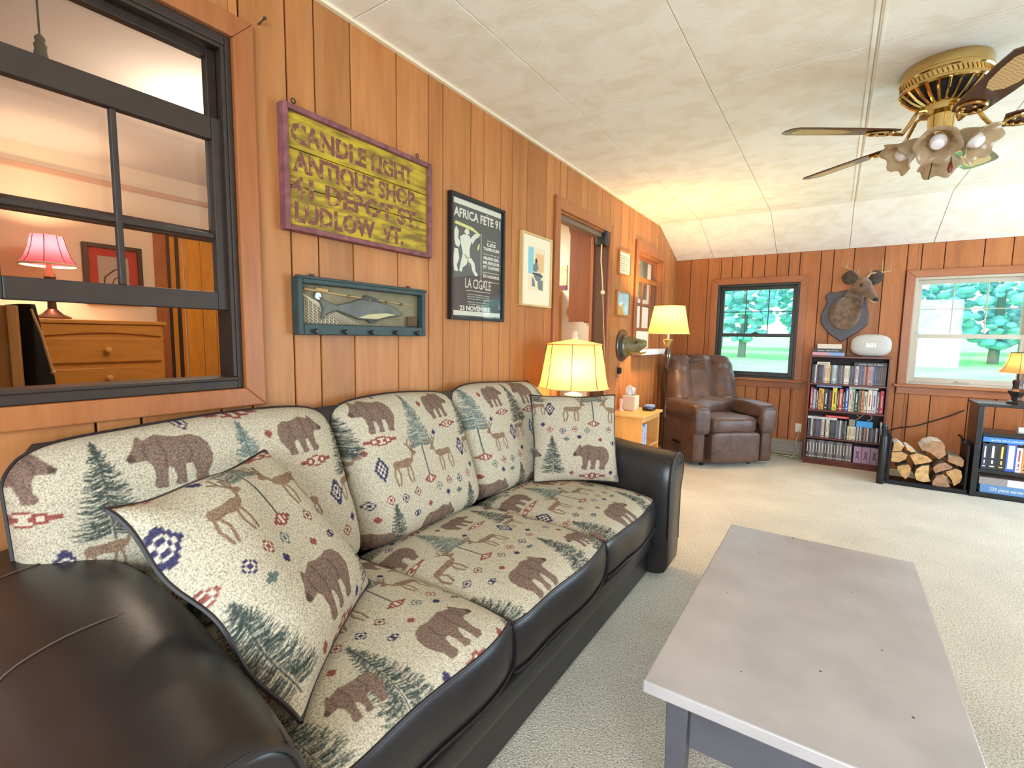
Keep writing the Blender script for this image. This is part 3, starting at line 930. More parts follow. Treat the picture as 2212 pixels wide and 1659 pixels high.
def seat(name, ya, yb, n, off, flip, zf, seed, xf=0.970):
    """boxed seat cushion: tapestry top, leather border"""
    u = np.linspace(0, 1, n); v = np.linspace(0, 1, n)
    U, V = np.meshgrid(u, v)                       # U along y, V from the front (0) to the back (1)
    def rr(t, q=0.055):                            # eased edges so that corners turn softly
        return t
    cu, cv = np.abs(2 * U - 1), np.abs(2 * V - 1)
    crown = 0.042 * (1 - cu ** 4) * (1 - cv ** 4) + 0.020 * (1 - cu ** 14) * (1 - cv ** 20)
    front = xf - 0.018 * cu ** 6 + 0.006 * np.sin(U * 9 + seed)
    x = front + (0.24 - front) * V
    y = ya + (yb - ya) * U + 0.012 * np.sign(U - .5) * (1 - cv ** 4) * cu ** 3
    z = zf + crown + wob(U, V, seed, 0.010) * (1 - cu ** 8) * (1 - cv ** 8)
    P = np.stack([x, y, z], -1)
    uu, vv = (y / 0.66) * (-1 if flip else 1) + off[0], (0.95 - x) / 0.66 + off[1]
    col = weave(uu, vv)
    L = rim(P)
    m = len(L)
    loop = np.array(L + [L[0]])
    cen = np.array([(xf + .24) / 2, (ya + yb) / 2])
    rows = []
    for k, (dz, out) in enumerate([(0, 0), (-.006, .004), (-.03, .011), (-.07, .015), (-.11, .013), (-.15, .006), (-.168, -.006), (-.175, -.03)]):
        q = loop.copy()
        d = q[:, :2] - cen; d /= np.linalg.norm(d, axis=1)[:, None]
        sx = np.sign(d[:, 0]) * (np.abs(q[:, 0] - cen[0]) > (xf - .24) / 2 - .03)
        sy = np.sign(d[:, 1]) * (np.abs(q[:, 1] - cen[1]) > (yb - ya) / 2 - .02)
        q[:, 0] += out * sx; q[:, 1] += min(out, .004) * sy
        q[:, 2] = zf + dz + (loop[:, 2] - zf) * max(0, 1 + dz * 8)
        rows.append(q)
    W_ = np.array(rows)
    bot = np.array([[(0.30, ya + .02, zf - .175), (0.30, yb - .02, zf - .155)], [(xf - .05, ya + .02, zf - .175), (xf - .05, yb - .02, zf - .175)]])
    o = np_mesh(name, [(P, col, 0, True), (W_, None, 1, False), (bot, None, 1, True)], [M_FABRIC, M_LEATHER], sofa, SO)
    b = MB().tube(L + [L[0]], 0.005, 6, False)
    b.tube([tuple(q) for q in (W_[5, :n] + np.array([.004, 0, 0]))], 0.004, 6)
    ob('piping', b, M_PIPING, o, smooth=True, world=True)
    return o
seat('seat_cushion', 0.462, 1.125, 300, (0.10, 0.08), False, 0.462, 1)
seat('seat_cushion', 1.138, 1.832, 260, (0.47, 0.10), False, 0.452, 2)
seat('seat_cushion', 1.850, 2.51, 220, (0.32, 0.13), False, 0.445, 3)

def back(ya, yb, n, off, flip, seed, ear_a=0.0, ear_b=0.0, top=1.02, lean=0.185, per=0.66):
    u = np.linspace(0, 1, n); v = np.linspace(0, 1, n)
    U, V = np.meshgrid(u, v)
    cu, cv = np.abs(2 * U - 1), np.abs(2 * V - 1)
    zb = 0.47
    H = top - zb
    # rounded corners: ends draw in towards the top and the bottom
    e = smoothstep(0.36, 0.50, V)
    left = ya - ear_a * e + (0.035 if ear_a else 0.016) * np.clip((V - .86) / .14, 0, 1) ** 2.2 + 0.03 * np.clip((.10 - V) / .10, 0, 1) ** 2
    right = yb + ear_b * e - (0.035 if ear_b else 0.016) * np.clip((V - .86) / .14, 0, 1) ** 2.2 - 0.03 * np.clip((.10 - V) / .10, 0, 1) ** 2
    y = left + (right - left) * U
    ztop = top - 0.035 * cu ** 9 + 0.010 * np.sin(U * 5 + seed)
    z = zb + (ztop - zb) * V
    xs = 0.235 - (0.235 - 0.075) * V ** 1.15       # the seam plane leans against the frame
    tt = ((1 - cu ** 7).clip(0) ** 0.5) * ((1 - cv ** 5).clip(0) ** 0.5)
    t = (0.10 + 0.055 * (1 - V)) * tt + wob(U, V, seed, 0.016) * tt
    x = xs + t
    P = np.stack([x, y, z + 0.10 * t], -1)
    Bk = np.stack([np.maximum(xs - 0.04 * tt, 0.045), y, z], -1)[::6, ::6]
    Bk[0], Bk[-1] = np.stack([xs, y, z], -1)[0, ::6], np.stack([xs, y, z], -1)[-1, ::6]
    col = weave((y / per) * (-1 if flip else 1) + off[0], z / per + off[1])
    o = np_mesh('back_cushion', [(P, col, 0, False), (Bk, None, 1, True)], [M_FABRIC, M_LEATHER], sofa, SO)
    L = rim(np.stack([xs, y, z], -1))
    ob('piping', MB().tube(L + [L[0]], 0.0065, 6, False), M_PIPING, o, smooth=True, world=True)
    return o
n1_ = 301
back(0.42, 1.13, 301, (0.413, -0.45), False, 11, ear_a=0.165, top=1.03, per=0.70)
back(1.142, 1.842, 259, (0.28, -0.565), False, 12, top=1.03)
back(1.855, 2.50, 223, (0.62, -0.565), False, 13, ear_b=0.16, top=1.03)

# ---- loose throw pillows: seam plane through four corners, tapestry in front, leather behind
def throw(label, BL, BR, TR, TL, n, thick, thin, off, flip, seed, per=0.58, loc=None):
    BL, BR, TR, TL = (np.array(p) for p in (BL, BR, TR, TL))
    t = thing('throw_pillow', label, 'pillow', tuple((BL + BR) / 2))
    u = np.linspace(-1, 1, n); v = np.linspace(-1, 1, n)
    U, V = np.meshgrid(u, v)
    Uc, Vc = U * (1 - 0.055 * (1 - V ** 2)), V * (1 - 0.055 * (1 - U ** 2))   # sides draw in between the corners
    a, c = (Uc + 1) / 2, (Vc + 1) / 2
    Sp = ((1 - a) * (1 - c))[..., None] * BL + (a * (1 - c))[..., None] * BR + (a * c)[..., None] * TR + ((1 - a) * c)[..., None] * TL
    N = np.cross(BR - BL, TL - BL); N = N / np.linalg.norm(N)
    tt = ((1 - U ** 4).clip(0) * (1 - V ** 4).clip(0)) ** 0.62
    ripple = 0.010 * (np.sin(V * 7 + seed) * np.exp(-((U + 1) / .25) ** 2) + np.sin(U * 6 + seed) * np.exp(-((V - 1) / .25) ** 2))
    Sp = Sp + ripple[..., None] * N
    F_ = Sp + (thick * tt + wob(U * 1.5, V * 1.5, seed, 0.012) * tt)[..., None] * N
    B_ = (Sp - (thin * tt)[..., None] * N)[::4, ::4]
    w, h = np.linalg.norm(BR - BL), np.linalg.norm(TL - BL)
    col = weave((a * w / per) * (-1 if flip else 1) + off[0], c * h / per + off[1])
    o = tuple((BL + BR) / 2)
    np_mesh('cover', [(F_, col, 0, False)], [M_FABRIC], t, o)
    np_mesh('backing', [(B_, None, 0, True)], [M_LEATHER], t, o)
    L = rim(Sp)
    ob('piping', MB().tube(L + [L[0]], 0.0055, 6, False), M_PIPING, t, smooth=True, world=True)
    return t
throw('bear patterned throw pillow tipped on its corner against the near arm of the sofa', (.858, .505, .527), (.541, .950, .532), (.280, .772, .938), (.537, .316, .948), 321, 0.085, 0.02, (0.90, 0.0), True, 21, per=0.72)
throw('square bear patterned throw pillow standing upright in the far corner of the sofa', (.40, 2.17, .520), (.77, 2.445, .520), (.675, 2.585, .975), (.30, 2.285, .975), 221, 0.075, 0.02, (0.02, -0.02), True, 22, per=0.62)

# ================================================================== COFFEE TABLE
m_top = mat('worn_taupe_paint', S(176, 168, 165), 0.30, spec=0.5, var=0.10, vscale=7, bump=0.06, bscale=40)
m_tleg = mat('slate_table_paint', S(84, 82, 88), 0.42, var=0.12, vscale=12)
ct = thing('coffee_table', 'low rectangular coffee table with a scuffed taupe painted top and slate grey legs', 'table', (1.68, 1.745, 0))
def cob(n, b, m, **k):
    return ob(n, b, m, ct, world=True, **k)
cob('table_top', MB().box(1.352, 2.008, 1.125, 2.365, 0.418, 0.45), m_top, bevel=0.004)
for x in (1.40, 1.905):
    for y in (1.165, 2.27):
        b = MB().hexa([(x + .006, y + .006, 0), (x + .049, y + .006, 0), (x + .049, y + .049, 0), (x + .006, y + .049, 0)], [(x, y, .417), (x + .055, y, .417), (x + .055, y + .055, .417), (x, y + .055, .417)])
        cob('leg', b, m_tleg, bevel=0.003)
for q in ((1.458, 1.902, 1.175, 1.195), (1.458, 1.902, 2.295, 2.315)):
    cob('apron', MB().box(q[0], q[1], q[2], q[3], 0.285, 0.417), m_tleg, bevel=0.002)
for q in ((1.41, 1.43), (1.93, 1.95)):
    cob('apron', MB().box(q[0], q[1], 1.223, 2.267, 0.285, 0.417), m_tleg, bevel=0.002)
m_chip = mat('bare_chipped_wood', S(74, 56, 50), 0.6)
for x, y, r in ((1.60, 2.35, .012), (1.45, 1.70, .006), (1.72, 1.42, .008), (1.55, 1.30, .005), (1.86, 1.62, .007), (1.62, 1.95, .005), (1.80, 1.95, .006), (1.50, 2.10, .006), (1.90, 1.36, .008)):
    cob('paint_chip', MB().lathe([(r * .45, 0.4501), (r * .35, 0.4503)], (x, y, 0), 7), m_chip)
# ================================================================== THINGS ON THE LEFT WALL (local x along the wall, y into it, z up)
def wall_thing(name, label, cat, y, z, group=None):
    return thing(name, label, cat, (0, y, z), WL, group)

def fit_text(b, s, u0, u1, z0, cap, y, bold=0.0, mi=0, rise=0.0):
    """capitals of height cap whose baseline starts at (u0, z0) and that fill u0..u1"""
    me = text_mesh(s, cap / 0.69, 0.0004, bold)
    xs_ = [v.co.x for v in me.vertices]
    k = (u1 - u0) / max(1e-6, max(xs_) - min(xs_))
    x0 = min(xs_)
    M = Matrix.Translation((u0, y, z0)) @ Matrix.Rotation(math.atan2(rise, u1 - u0), 4, 'Y').inverted() @ Matrix.Rotation(R(90), 4, 'X') @ Matrix.Diagonal((k, 1, 1, 1)) @ Matrix.Translation((-x0, 0, 0))
    b.mesh(me, M, mi)
    bpy.data.meshes.remove(me)

# ---- painted wooden trade sign
m_yel, nt, p = base('flaking_yellow_paint')
tc = nd(nt, 'ShaderNodeTexCoord'); mp = nd(nt, 'ShaderNodeMapping'); mp.inputs['Scale'].default_value = (1, 1, 5)
n1 = nd(nt, 'ShaderNodeTexNoise'); n1.inputs['Scale'].default_value = 9; n1.inputs['Detail'].default_value = 8
nt.links.new(tc.outputs['Object'], mp.inputs[0]); nt.links.new(mp.outputs[0], n1.inputs['Vector'])
r1 = nd(nt, 'ShaderNodeValToRGB')
r1.color_ramp.elements[0].position, r1.color_ramp.elements[0].color = .36, S(122, 98, 30)
r1.color_ramp.elements[1].position, r1.color_ramp.elements[1].color = .60, S(190, 160, 36)
nt.links.new(n1.outputs['Fac'], r1.inputs[0]); nt.links.new(r1.outputs[0], p.inputs['Base Color']); p.inputs['Roughness'].default_value = .65
m_purp = mat('chalky_plum_paint', S(128, 76, 78), .75, var=.35, vscale=26)
m_lett, nt, p = base('worn_plum_lettering')
tc = nd(nt, 'ShaderNodeTexCoord'); n1 = nd(nt, 'ShaderNodeTexNoise'); n1.inputs['Scale'].default_value = 45; n1.inputs['Detail'].default_value = 5
nt.links.new(tc.outputs['Object'], n1.inputs['Vector'])
r1 = nd(nt, 'ShaderNodeValToRGB')
r1.color_ramp.elements[0].position, r1.color_ramp.elements[0].color = .50, S(116, 66, 56)
r1.color_ramp.elements[1].position, r1.color_ramp.elements[1].color = .66, S(170, 140, 52)
nt.links.new(n1.outputs['Fac'], r1.inputs[0]); nt.links.new(r1.outputs[0], p.inputs['Base Color']); p.inputs['Roughness'].default_value = .7
UY, UZ = 1.395, 1.889
t = wall_thing('wooden_sign', 'weathered yellow wooden sign with four lines of plum capitals in a plum frame', 'sign', UY, UZ)
b = MB()
for z0, z1 in ((-.20, -.058), (-.055, .072), (.075, .20)):
    b.box(-.358, .358, -.024, -.002, z0, z1)
ob('board', b, m_yel, t, bevel=0.003)
b = MB(); frame_rect(b, -.375, .375, -.219, .219, -.042, -.001, .02, .02, .02, .02); ob('frame', b, m_purp, t, bevel=0.004)
b = MB()
for s, u0, u1, z0, rise in (('CANDLE LIGHT', 1.058, 1.66, 1.988, 0), ('ANTIQUE SHOP', 1.062, 1.672, 1.887, 0), ('41 DEPOT ST.', 1.05, 1.70, 1.798, 0), ('LUDLOW  VT.', 1.065, 1.60, 1.708, 0)):
    fit_text(b, s, u0 - UY, u1 - UY, z0 - UZ, .066, -.0246, .0038, 0, rise)
ob('lettering', b, m_lett, t)
for u, r in ((-.32, 0), (.30, 1)):
    b = MB().tube([(u, -.02, .219), (u, -.018, .232)], .0022, 6)
    b.tube([(u + .008 * math.cos(a), -.018, .24 + .008 * math.sin(a)) for a in [k * 2 * PI / 10 for k in range(11)]], .0022, 6)
    ob('eye_screw', b, M_BLACK, t)

# ---- shadow box with a carved fish
m_teal = mat('dark_green_frame', S(44, 62, 60), .5, var=.2, vscale=20)
m_fback = mat('olive_backing', S(128, 118, 92), .8, var=.2, vscale=14)
UY, UZ = 1.388, 1.4005
t = wall_thing('fish_shadow_box', 'dark green shadow box with a carved fish, rod and net below the yellow sign', 'wall decoration', UY, UZ)
b = MB(); frame_rect(b, -.333, .333, -.108, .108, -.045, 0, .022, .022, .042, .024); b.box(-.338, .338, -.05, -.03, .100, .112); ob('frame', b, m_teal, t, bevel=.004)
ob('backing', MB().box(-.311, .311, -.008, -.001, -.066, .084), m_fback, t)
fish = [(-.235, .045), (-.205, .028), (-.15, .012), (-.08, .030), (-.03, .046), (.05, .040), (.12, .030), (.17, .012), (.205, -.008), (.17, -.020), (.13, -.024), (.05, -.042), (-.04, -.042), (-.11, -.022), (-.15, -.010), (-.20, -.026), (-.225, -.05), (-.215, -.005)]
o = ob('fish', MB().prism(fish, 'y', -.026, -.009), mat('carved_fish_grey', S(88, 86, 78), .45, var=.3, vscale=18), t, bevel=.005)
ob('belly', MB().prism([(-.05, -.034), (.05, -.036), (.12, -.02), (.16, -.014), (.10, -.008), (0, -.018)], 'y', -.0275, -.0255), mat('fish_belly_cream', S(190, 178, 130), .5), o)
m_fin = mat('fish_fin', S(54, 54, 50), .5)
ob('back_fin', MB().prism([(-.03, .044), (.0, .064), (.05, .052), (.08, .036)], 'y', -.022, -.012), m_fin, o)
ob('belly_fin', MB().prism([(0, -.040), (.02, -.055), (.05, -.05), (.045, -.036)], 'y', -.022, -.012), m_fin, o)
b = MB().tube([(-.29, -.014, .066), (-.1, -.014, .054), (.28, -.014, .036)], [.004, .003, .0015], 6)
b.tube([(-.235, -.016, .068), (-.19, -.016, .066)], .008, 8)
o = ob('rod', b, mat('cork_and_cane', S(196, 160, 104), .5), t, smooth=True)
for u, z in ((-.09, .054), (.02, .049), (.11, .045), (.20, .04)):
    ob('line_guide', MB().sphere((u, -.018, z - .003), .006, 8, 6), M_BRASS, o)
ob('reel', MB().lathe([(.014, -.024), (.016, -.016), (.016, -.01)], (-.235, 0, .042), 12, 'y'), mat('reel_silver', S(150, 150, 145), .3, .8), o)
b = MB()
for k in range(16):                                # coarse netting in the lower corner
    u = -.305 + k * .018
    b.tube([(u, -.010, -.062), (-.305, -.010, -.062 + min(.115, (u + .305) * .62 + .002))], .0016, 4)
    top_ = .052 - k * .0115
    if top_ > -.058:
        b.tube([(u, -.011, -.062), (u + .0, -.011, max(-.06, top_))], .0016, 4)
ob('netting', b, mat('pale_netting', S(205, 192, 165), .8), t)
ob('creel', MB().box(.235, .295, -.028, -.009, -.062, -.018), mat('wicker_brown', S(96, 70, 48), .8, bump=.5, bscale=120), t, bevel=.004)
for k in range(5):
    u = -.27 + k * .135
    ob('peg', MB().lathe([(.007, -.065), (.011, -.058), (.007, -.045)], (u, 0, -.094), 10, 'y'), M_BLACK, t, smooth=True)
for u in (-.25, .255):
    ob('hanger', MB().box(u - .008, u + .008, -.012, -.006, .108, .125), M_BLACK, t)

# ---- framed concert poster
m_pg = mat('poster_charcoal', S(66, 67, 66), .55)
m_pw = mat('poster_white_ink', S(222, 220, 200), .6)
m_py = mat('poster_yellow_ink', S(222, 214, 130), .6)
UY, UZ = 2.168, 1.708
t = wall_thing('framed_poster', 'tall charcoal concert poster with pale figures in a thin black frame', 'poster', UY, UZ)
b = MB(); frame_rect(b, -.242, .242, -.325, .325, -.03, 0, .016, .016, .016, .016); ob('frame', b, M_BLACK, t, bevel=.002)
ob('print', MB().box(-.226, .226, -.012, -.002, -.309, .309), m_pg, t)
b = MB()
y = -.0126
b.box(-.218, .218, y, -.0119, .276, .303); b.box(-.218, .218, y, -.0119, -.300, -.276)
fit_text(b, 'AFRICA FETE 91', -.205, .210, .212, .044, y, .0015)
fit_text(b, '^', .072, .092, .257, .012, y)
# two dancing figures, cut-paper style
for P in ([(-.20, .13), (-.185, .16), (-.165, .13), (-.17, .09), (-.15, .06), (-.165, .03), (-.19, .04), (-.20, .08)],
          [(-.155, .10), (-.12, .12), (-.075, .12), (-.06, .08), (-.075, .03), (-.07, -.02), (-.10, -.03), (-.13, .0), (-.145, .05)],
          [(-.07, .10), (-.03, .14), (.0, .15), (.012, .13), (-.02, .11), (-.05, .07)],
          [(-.13, -.0), (-.08, -.02), (-.10, -.07), (-.13, -.09), (-.14, -.12), (-.16, -.115), (-.15, -.07)],
          [(-.10, -.03), (-.06, -.02), (-.03, -.05), (-.02, -.10), (.005, -.125), (-.02, -.135), (-.05, -.10), (-.06, -.06)],
          [(-.20, .02), (-.17, .02), (-.16, -.04), (-.18, -.08), (-.17, -.12), (-.20, -.12), (-.21, -.06)],
          [(-.12, .135), (-.105, .16), (-.08, .155), (-.075, .13), (-.10, .12)]):
    b.prism([(u, .17 - (.17 - z) * .83) for u, z in P], 'y', y, -.0119)
fit_text(b, 'LA CIGALE', -.11, .125, -.115 - .035, .052, y, .0)
b.box(-.10, .12, y, -.0119, -.165, -.162)
rr = random.Random(5)
for k, z in enumerate((-.186, -.198, -.210, -.228, -.240)):
    fit_text(b, ('concert musique et danse', 'grande fete de nuit', 'entree place et rue', 'billets et location', 'a la salle tous les soirs')[k], -.09, .11, z, .0065, y)
fit_text(b, '20 H 30', -.01, .05, -.250, .008, y)
fit_text(b, '23 NOVEMBRE', -.155, .115, -.272, .024, y, .0012)
b.box(.028, .031, y, -.0119, -.10, .155)
for k, s in enumerate(('avec', 'LES', 'TAMBOURS', 'soiree', 'GRAND BAL', 'MUSIQUE', 'ET DANSE', 'percussions', 'DU MONDE', 'direct')):
    big = s.isupper()
    fit_text(b, s, .05 if len(s) > 4 else .085, .205 if len(s) > 4 else .17, .125 - k * .0255, .016 if big else .009, y, .0008 if big else 0)
o = ob('white_print', b, m_pw, t)
b = MB().prism([(-.20, .172), (-.19, .186), (-.05, .176), (.02, .150), (.02, .142), (-.06, .160)], 'y', y - .0002, -.0119)
b.prism([(.0, .09), (.015, .10), (.01, .07), (-.005, .06)], 'y', y - .0002, -.0119)
for k in range(9):
    b.sphere((-.115 + .005 * k, y, .07 - .012 * k), .004, 6, 4, s=(1, .2, 1))
ob('yellow_print', b, m_py, t)
ob('glass', MB().box(-.226, .226, -.020, -.018, -.309, .309), M_GLASS, t)

# ---- small drawing in a wide cream mat
UY, UZ = 2.80, 1.729
t = wall_thing('framed_drawing', 'pale wood framed drawing of a seated drummer in a wide cream mat beside the doorway', 'picture', UY, UZ)
m_palew = wood('pale_frame_wood', S(206, 172, 112), S(224, 192, 132), 'z', 12, .5)
b = MB(); frame_rect(b, -.193, .193, -.233, .233, -.026, 0, .012, .012, .012, .012); ob('frame', b, m_palew, t, bevel=.002)
b = MB(); frame_rect(b, -.181, .181, -.221, .221, -.014, -.009, .075, .075, .095, .07); ob('mat', b, M_CREAM, t)
ob('drawing', MB().box(-.107, .107, -.011, -.003, -.127, .152), mat('drawing_paper', S(232, 214, 178), .8), t)
b = MB()
y = -.0115
b.box(-.103, -.035, y, -.0109, -.02, .148)
ob('blue_wash', b, mat('blue_wash', S(140, 196, 206), .8), t)
b = MB().box(-.005, .10, y, -.0109, .0, .118)
ob('ochre_wash', b, mat('ochre_wash', S(226, 186, 134), .8), t)
b = MB()
yy = -.012
for P in ([(-.04, .03), (-.015, .055), (.02, .05), (.03, .02), (0, -.005), (-.04, 0)], [(-.03, -.01), (.06, -.005), (.08, -.03), (.05, -.06), (0, -.06), (-.03, -.03)],
          [(-.05, -.04), (-.02, -.06), (-.01, -.10), (-.05, -.10)], [(.02, -.06), (.09, -.05), (.09, -.12), (.03, -.115)]):
    b.prism(P, 'y', yy, -.0109)
o = ob('figure_ink', b, mat('grey_ink', S(112, 124, 126), .8), t)
b = MB().sphere((.0, yy, .068), .014, 8, 6, s=(1, .1, 1.2)).prism([(-.045, -.012), (.085, -.02), (.085, -.028), (-.045, -.02)], 'y', yy - .0006, -.0109)
ob('dark_ink', b, mat('black_ink', S(52, 48, 46), .8), t)

# ---- two small pictures between doorway and sash window
m_ochre = wood('gilt_frame_wood', S(176, 112, 54), S(196, 132, 70), 'z', 12, .45)
def small_pic(y0, y1, z0, z1, label):
    UY, UZ = (y0 + y1) / 2, (z0 + z1) / 2
    w, hh = (y1 - y0) / 2, (z1 - z0) / 2
    t = wall_thing('framed_picture', label, 'picture', UY, UZ)
    b = MB(); frame_rect(b, -w, w, -hh, hh, -.024, 0, .016, .016, .016, .016); ob('frame', b, m_ochre, t, bevel=.002)
    return t, w - .016, hh - .016
t, w, hh = small_pic(4.245, 4.555, 1.875, 2.10, 'small grey-green print in a thin ochre frame, upper of two right of the doorway')
ob('mat', MB().box(-w, w, -.012, -.002, -hh, hh), M_CREAM, t)
b = MB()
for k in range(7):
    b.box(-w + .03, w - .03, -.0128, -.0119, -hh + .02 + k * .022, -hh + .034 + k * .022)
ob('print', b, mat('grey_green_print', S(156, 164, 140), .7), t)
t, w, hh = small_pic(4.225, 4.56, 1.50, 1.735, 'small blue and white print, lower of two ochre framed ones right of the doorway')
ob('print', MB().box(-w, w, -.012, -.002, -hh, hh), mat('pale_blue_print', S(196, 214, 224), .35), t)
ob('print_detail', MB().box(-w, w * .25, -.0128, -.0119, -hh, -.005).box(-.01, .0, -.0128, -.0119, 0, hh), mat('ochre_print', S(214, 170, 96), .6), t)
ob('glass', MB().box(-w, w, -.018, -.0165, -hh, hh), M_GLASS, t)

# ---- fish head on a round board
t = wall_thing('fish_head_trophy', 'mounted fish head on a dark oval board right of the doorway', 'trophy', 4.43, 1.226)
b = MB().rings([[(.155 * k * math.cos(a), y, .152 * k * math.sin(a)) for a in [i * 2 * PI / 32 for i in range(32)]] for y, k in ((0, 1), (-.012, 1), (-.02, .95), (-.022, .86))], True)
ob('plaque', b, mat('dark_walnut_board', S(78, 58, 46), .28, var=.3, vscale=12, coat=.4), t, smooth=True, sharp=40)
b = MB().loft([((0, -.02, -.01), (.09, 0, 0), (0, 0, .11)), ((0, -.06, -.01), (.08, 0, 0), (0, 0, .098)), ((0.005, -.11, -.004), (.068, 0, 0), (0, 0, .082)), ((.01, -.16, .0), (.056, 0, 0), (0, 0, .066)), ((.012, -.20, .008), (.046, 0, 0), (0, -.01, .05)), ((.014, -.225, .014), (.034, 0, 0), (0, -.012, .034)), ((.014, -.235, .015), (.02, 0, 0), (0, 0, .02))], 20)
o = ob('fish_head', b, mat('olive_scales', S(116, 108, 66), .3, var=.45, vscale=16, bump=.3, bscale=140), t, smooth=True)
ob('jaw', MB().loft([((0, -.10, -.062), (.05, 0, 0), (0, 0, .018)), ((.01, -.19, -.07), (.044, 0, 0), (0, 0, .012)), ((.012, -.235, -.058), (.02, 0, 0), (0, 0, .008))], 14), mat('fish_jaw_tan', S(176, 140, 82), .35), t, smooth=True)
ob('gill_cover', MB().rings([[(.09 * k * math.cos(a), y, -.01 + .11 * k * math.sin(a)) for a in [i * 2 * PI / 24 for i in range(24)]] for y, k in ((-.021, 1.08), (-.045, 1.04), (-.055, .9))], True), mat('silver_gill', S(98, 94, 82), .25, .3, var=.4, vscale=20), t, smooth=True)
for s in (-1, 1):
    ob('eye', MB().sphere((s * .058, -.165, .036), .012, 10, 7), mat('glass_eye', S(24, 20, 14), .08), t, smooth=True)

# ---- switch plate, and the box with a pull cord in the doorway
t = wall_thing('switch_plate', 'small dark wall plate with a plug below the fish head trophy', 'wall plate', 4.345, .98)
ob('plate', MB().box(-.035, .035, -.006, 0, -.055, .055), mat('copper_plate', S(150, 104, 72), .4), t, bevel=.002)
ob('plug', MB().box(-.02, .022, -.035, -.006, -.02, .04), M_BLACK, t, bevel=.004)
t = thing('cord_box', 'black box with a hanging beige pull cord in the top corner of the doorway', 'cord box', (-.03, 3.965, 2.15))
ob('housing', MB().puff((0, 0, 0), (.055, .039, .068), .35, 20, 12), mat('green_black_housing', S(34, 36, 34), .35), t, smooth=True)
ob('cord', MB().tube([(.01, -.035, -.06), (.012, -.04, -.2), (.03, -.04, -.36), (.036, -.038, -.45)], .006, 8), mat('beige_cord', S(216, 184, 140), .8), t, smooth=True)
ob('cord_knob', MB().sphere((.036, -.038, -.465), .019, 10, 8), mat('ivory_knob', S(236, 212, 180), .5), t, smooth=True)
ob('cord_tail', MB().tube([(.036, -.038, -.48), (.05, -.036, -.7), (.07, -.03, -1.0), (.078, -.028, -1.4)], .0035, 6), mat('thin_cord', S(206, 166, 120), .8), t, smooth=True)

# a nail left in the panelling by the window head
t = wall_thing('nail', 'bent nail in the panelling above the corner of the sash window casing', 'nail', .965, 2.335)
ob('shank', MB().tube([(0, 0, 0), (.006, -.03, .012)], .003, 6), mat('rusty_steel', S(88, 70, 56), .5, .6), t)
ob('head', MB().lathe([(.006, -.034), (.006, -.03)], (.006, 0, .012), 8, 'y'), bpy.data.materials['rusty_steel'], t)

# ================================================================== LAMPS
M_SHADE_Y = shade_mat('cream_silk_shade', (0.84, 0.58, 0.20, 1), .26)
m_piping_sh = mat('shade_rib', S(150, 108, 52), .7)

def bulb(t, loc, energy, col, r=.032):
    b = MB().lathe([(.013, -.05), (.015, -.03), (.028, -.005), (.030, .012), (.022, .03), (.006, .038)], loc, 14)
    ob('bulb', b, mat('lit_bulb', (1, .9, .7, 1), .4, emit=(1, .78, .45, 1), estr=12), t, smooth=True)
    light('lamp_light', 'POINT', (loc[0], loc[1], loc[2] + .012), energy, col, parent=t, radius=.045)

def shade_rings(n, prof, scallop=0.0, panels=8):
    rs = []
    for r, z in prof:
        rs.append([(r * (1 + scallop * abs(math.cos(panels / 2 * 2 * PI * i / n))) * math.cos(2 * PI * i / n), r * (1 + scallop * abs(math.cos(panels / 2 * 2 * PI * i / n))) * math.sin(2 * PI * i / n), z) for i in range(n)])
    return rs

WARM = (1.0, 0.66, 0.30)
# ---- end table + cream table lamp behind the far arm of the sofa
t = thing('end_table', 'small wooden end table hidden behind the far sofa arm, under the cream lamp', 'table', (.27, 2.945, 0))
m_pine = wood('amber_pine', S(206, 140, 66), S(222, 160, 84), 'z', 8, .4)
ob('table_top', MB().box(-.23, .21, -.15, .15, .565, .59), m_pine, t, bevel=.004)
for x in (-.21, .15):
    for y in (-.14, .10):
        ob('leg', MB().box(x, x + .04, y, y + .04, 0, .565), m_pine, t, bevel=.003)
ob('apron', MB().box(-.19, .17, -.13, .13, .49, .56), m_pine, t)

t = thing('table_lamp', 'lit cream table lamp with a ribbed bell shade behind the far end of the sofa', 'lamp', (.245, 2.93, .5905))
m_ivory = mat('ivory_ceramic', S(236, 212, 186), .3)
ob('base', MB().lathe([(.085, 0), (.088, .015), (.05, .03), (.035, .07), (.055, .13), (.082, .19), (.088, .235), (.07, .28), (.035, .30)], (0, 0, 0), 24), m_ivory, t, smooth=True)
ob('collar', MB().lathe([(.03, .30), (.06, .305), (.062, .325), (.03, .335), (.012, .34), (.012, .42)], (0, 0, 0), 20), m_ivory, t, smooth=True)
sh = ob('lamp_shade', MB().rings(shade_rings(64, [(.232, .372), (.222, .40), (.210, .46), (.197, .54), (.185, .61), (.176, .66)], .035), False), M_SHADE_Y, t, smooth=True)
b = MB()
for k in range(8):
    a = 2 * PI * (k + .5) / 8
    b.tube([(r * math.cos(a), r * math.sin(a), z) for r, z in [(.234, .372), (.224, .40), (.214, .46), (.204, .54), (.196, .61), (.190, .66)]], .0028, 6)
ob('rib', b, m_piping_sh, sh)
b = MB().tube([(.235 * math.cos(a), .235 * math.sin(a), .372) for a in [i * 2 * PI / 40 for i in range(41)]], .004, 6)
ob('bottom_trim', b, mat('cream_braid', S(236, 206, 160), .8), sh)
top_ = shade_rings(64, [(.180, .655), (.184, .664), (.12, .676), (.06, .686), (.02, .694)], .02)
ob('shade_top', MB().rings(top_, False), M_SHADE_Y, sh, smooth=True)
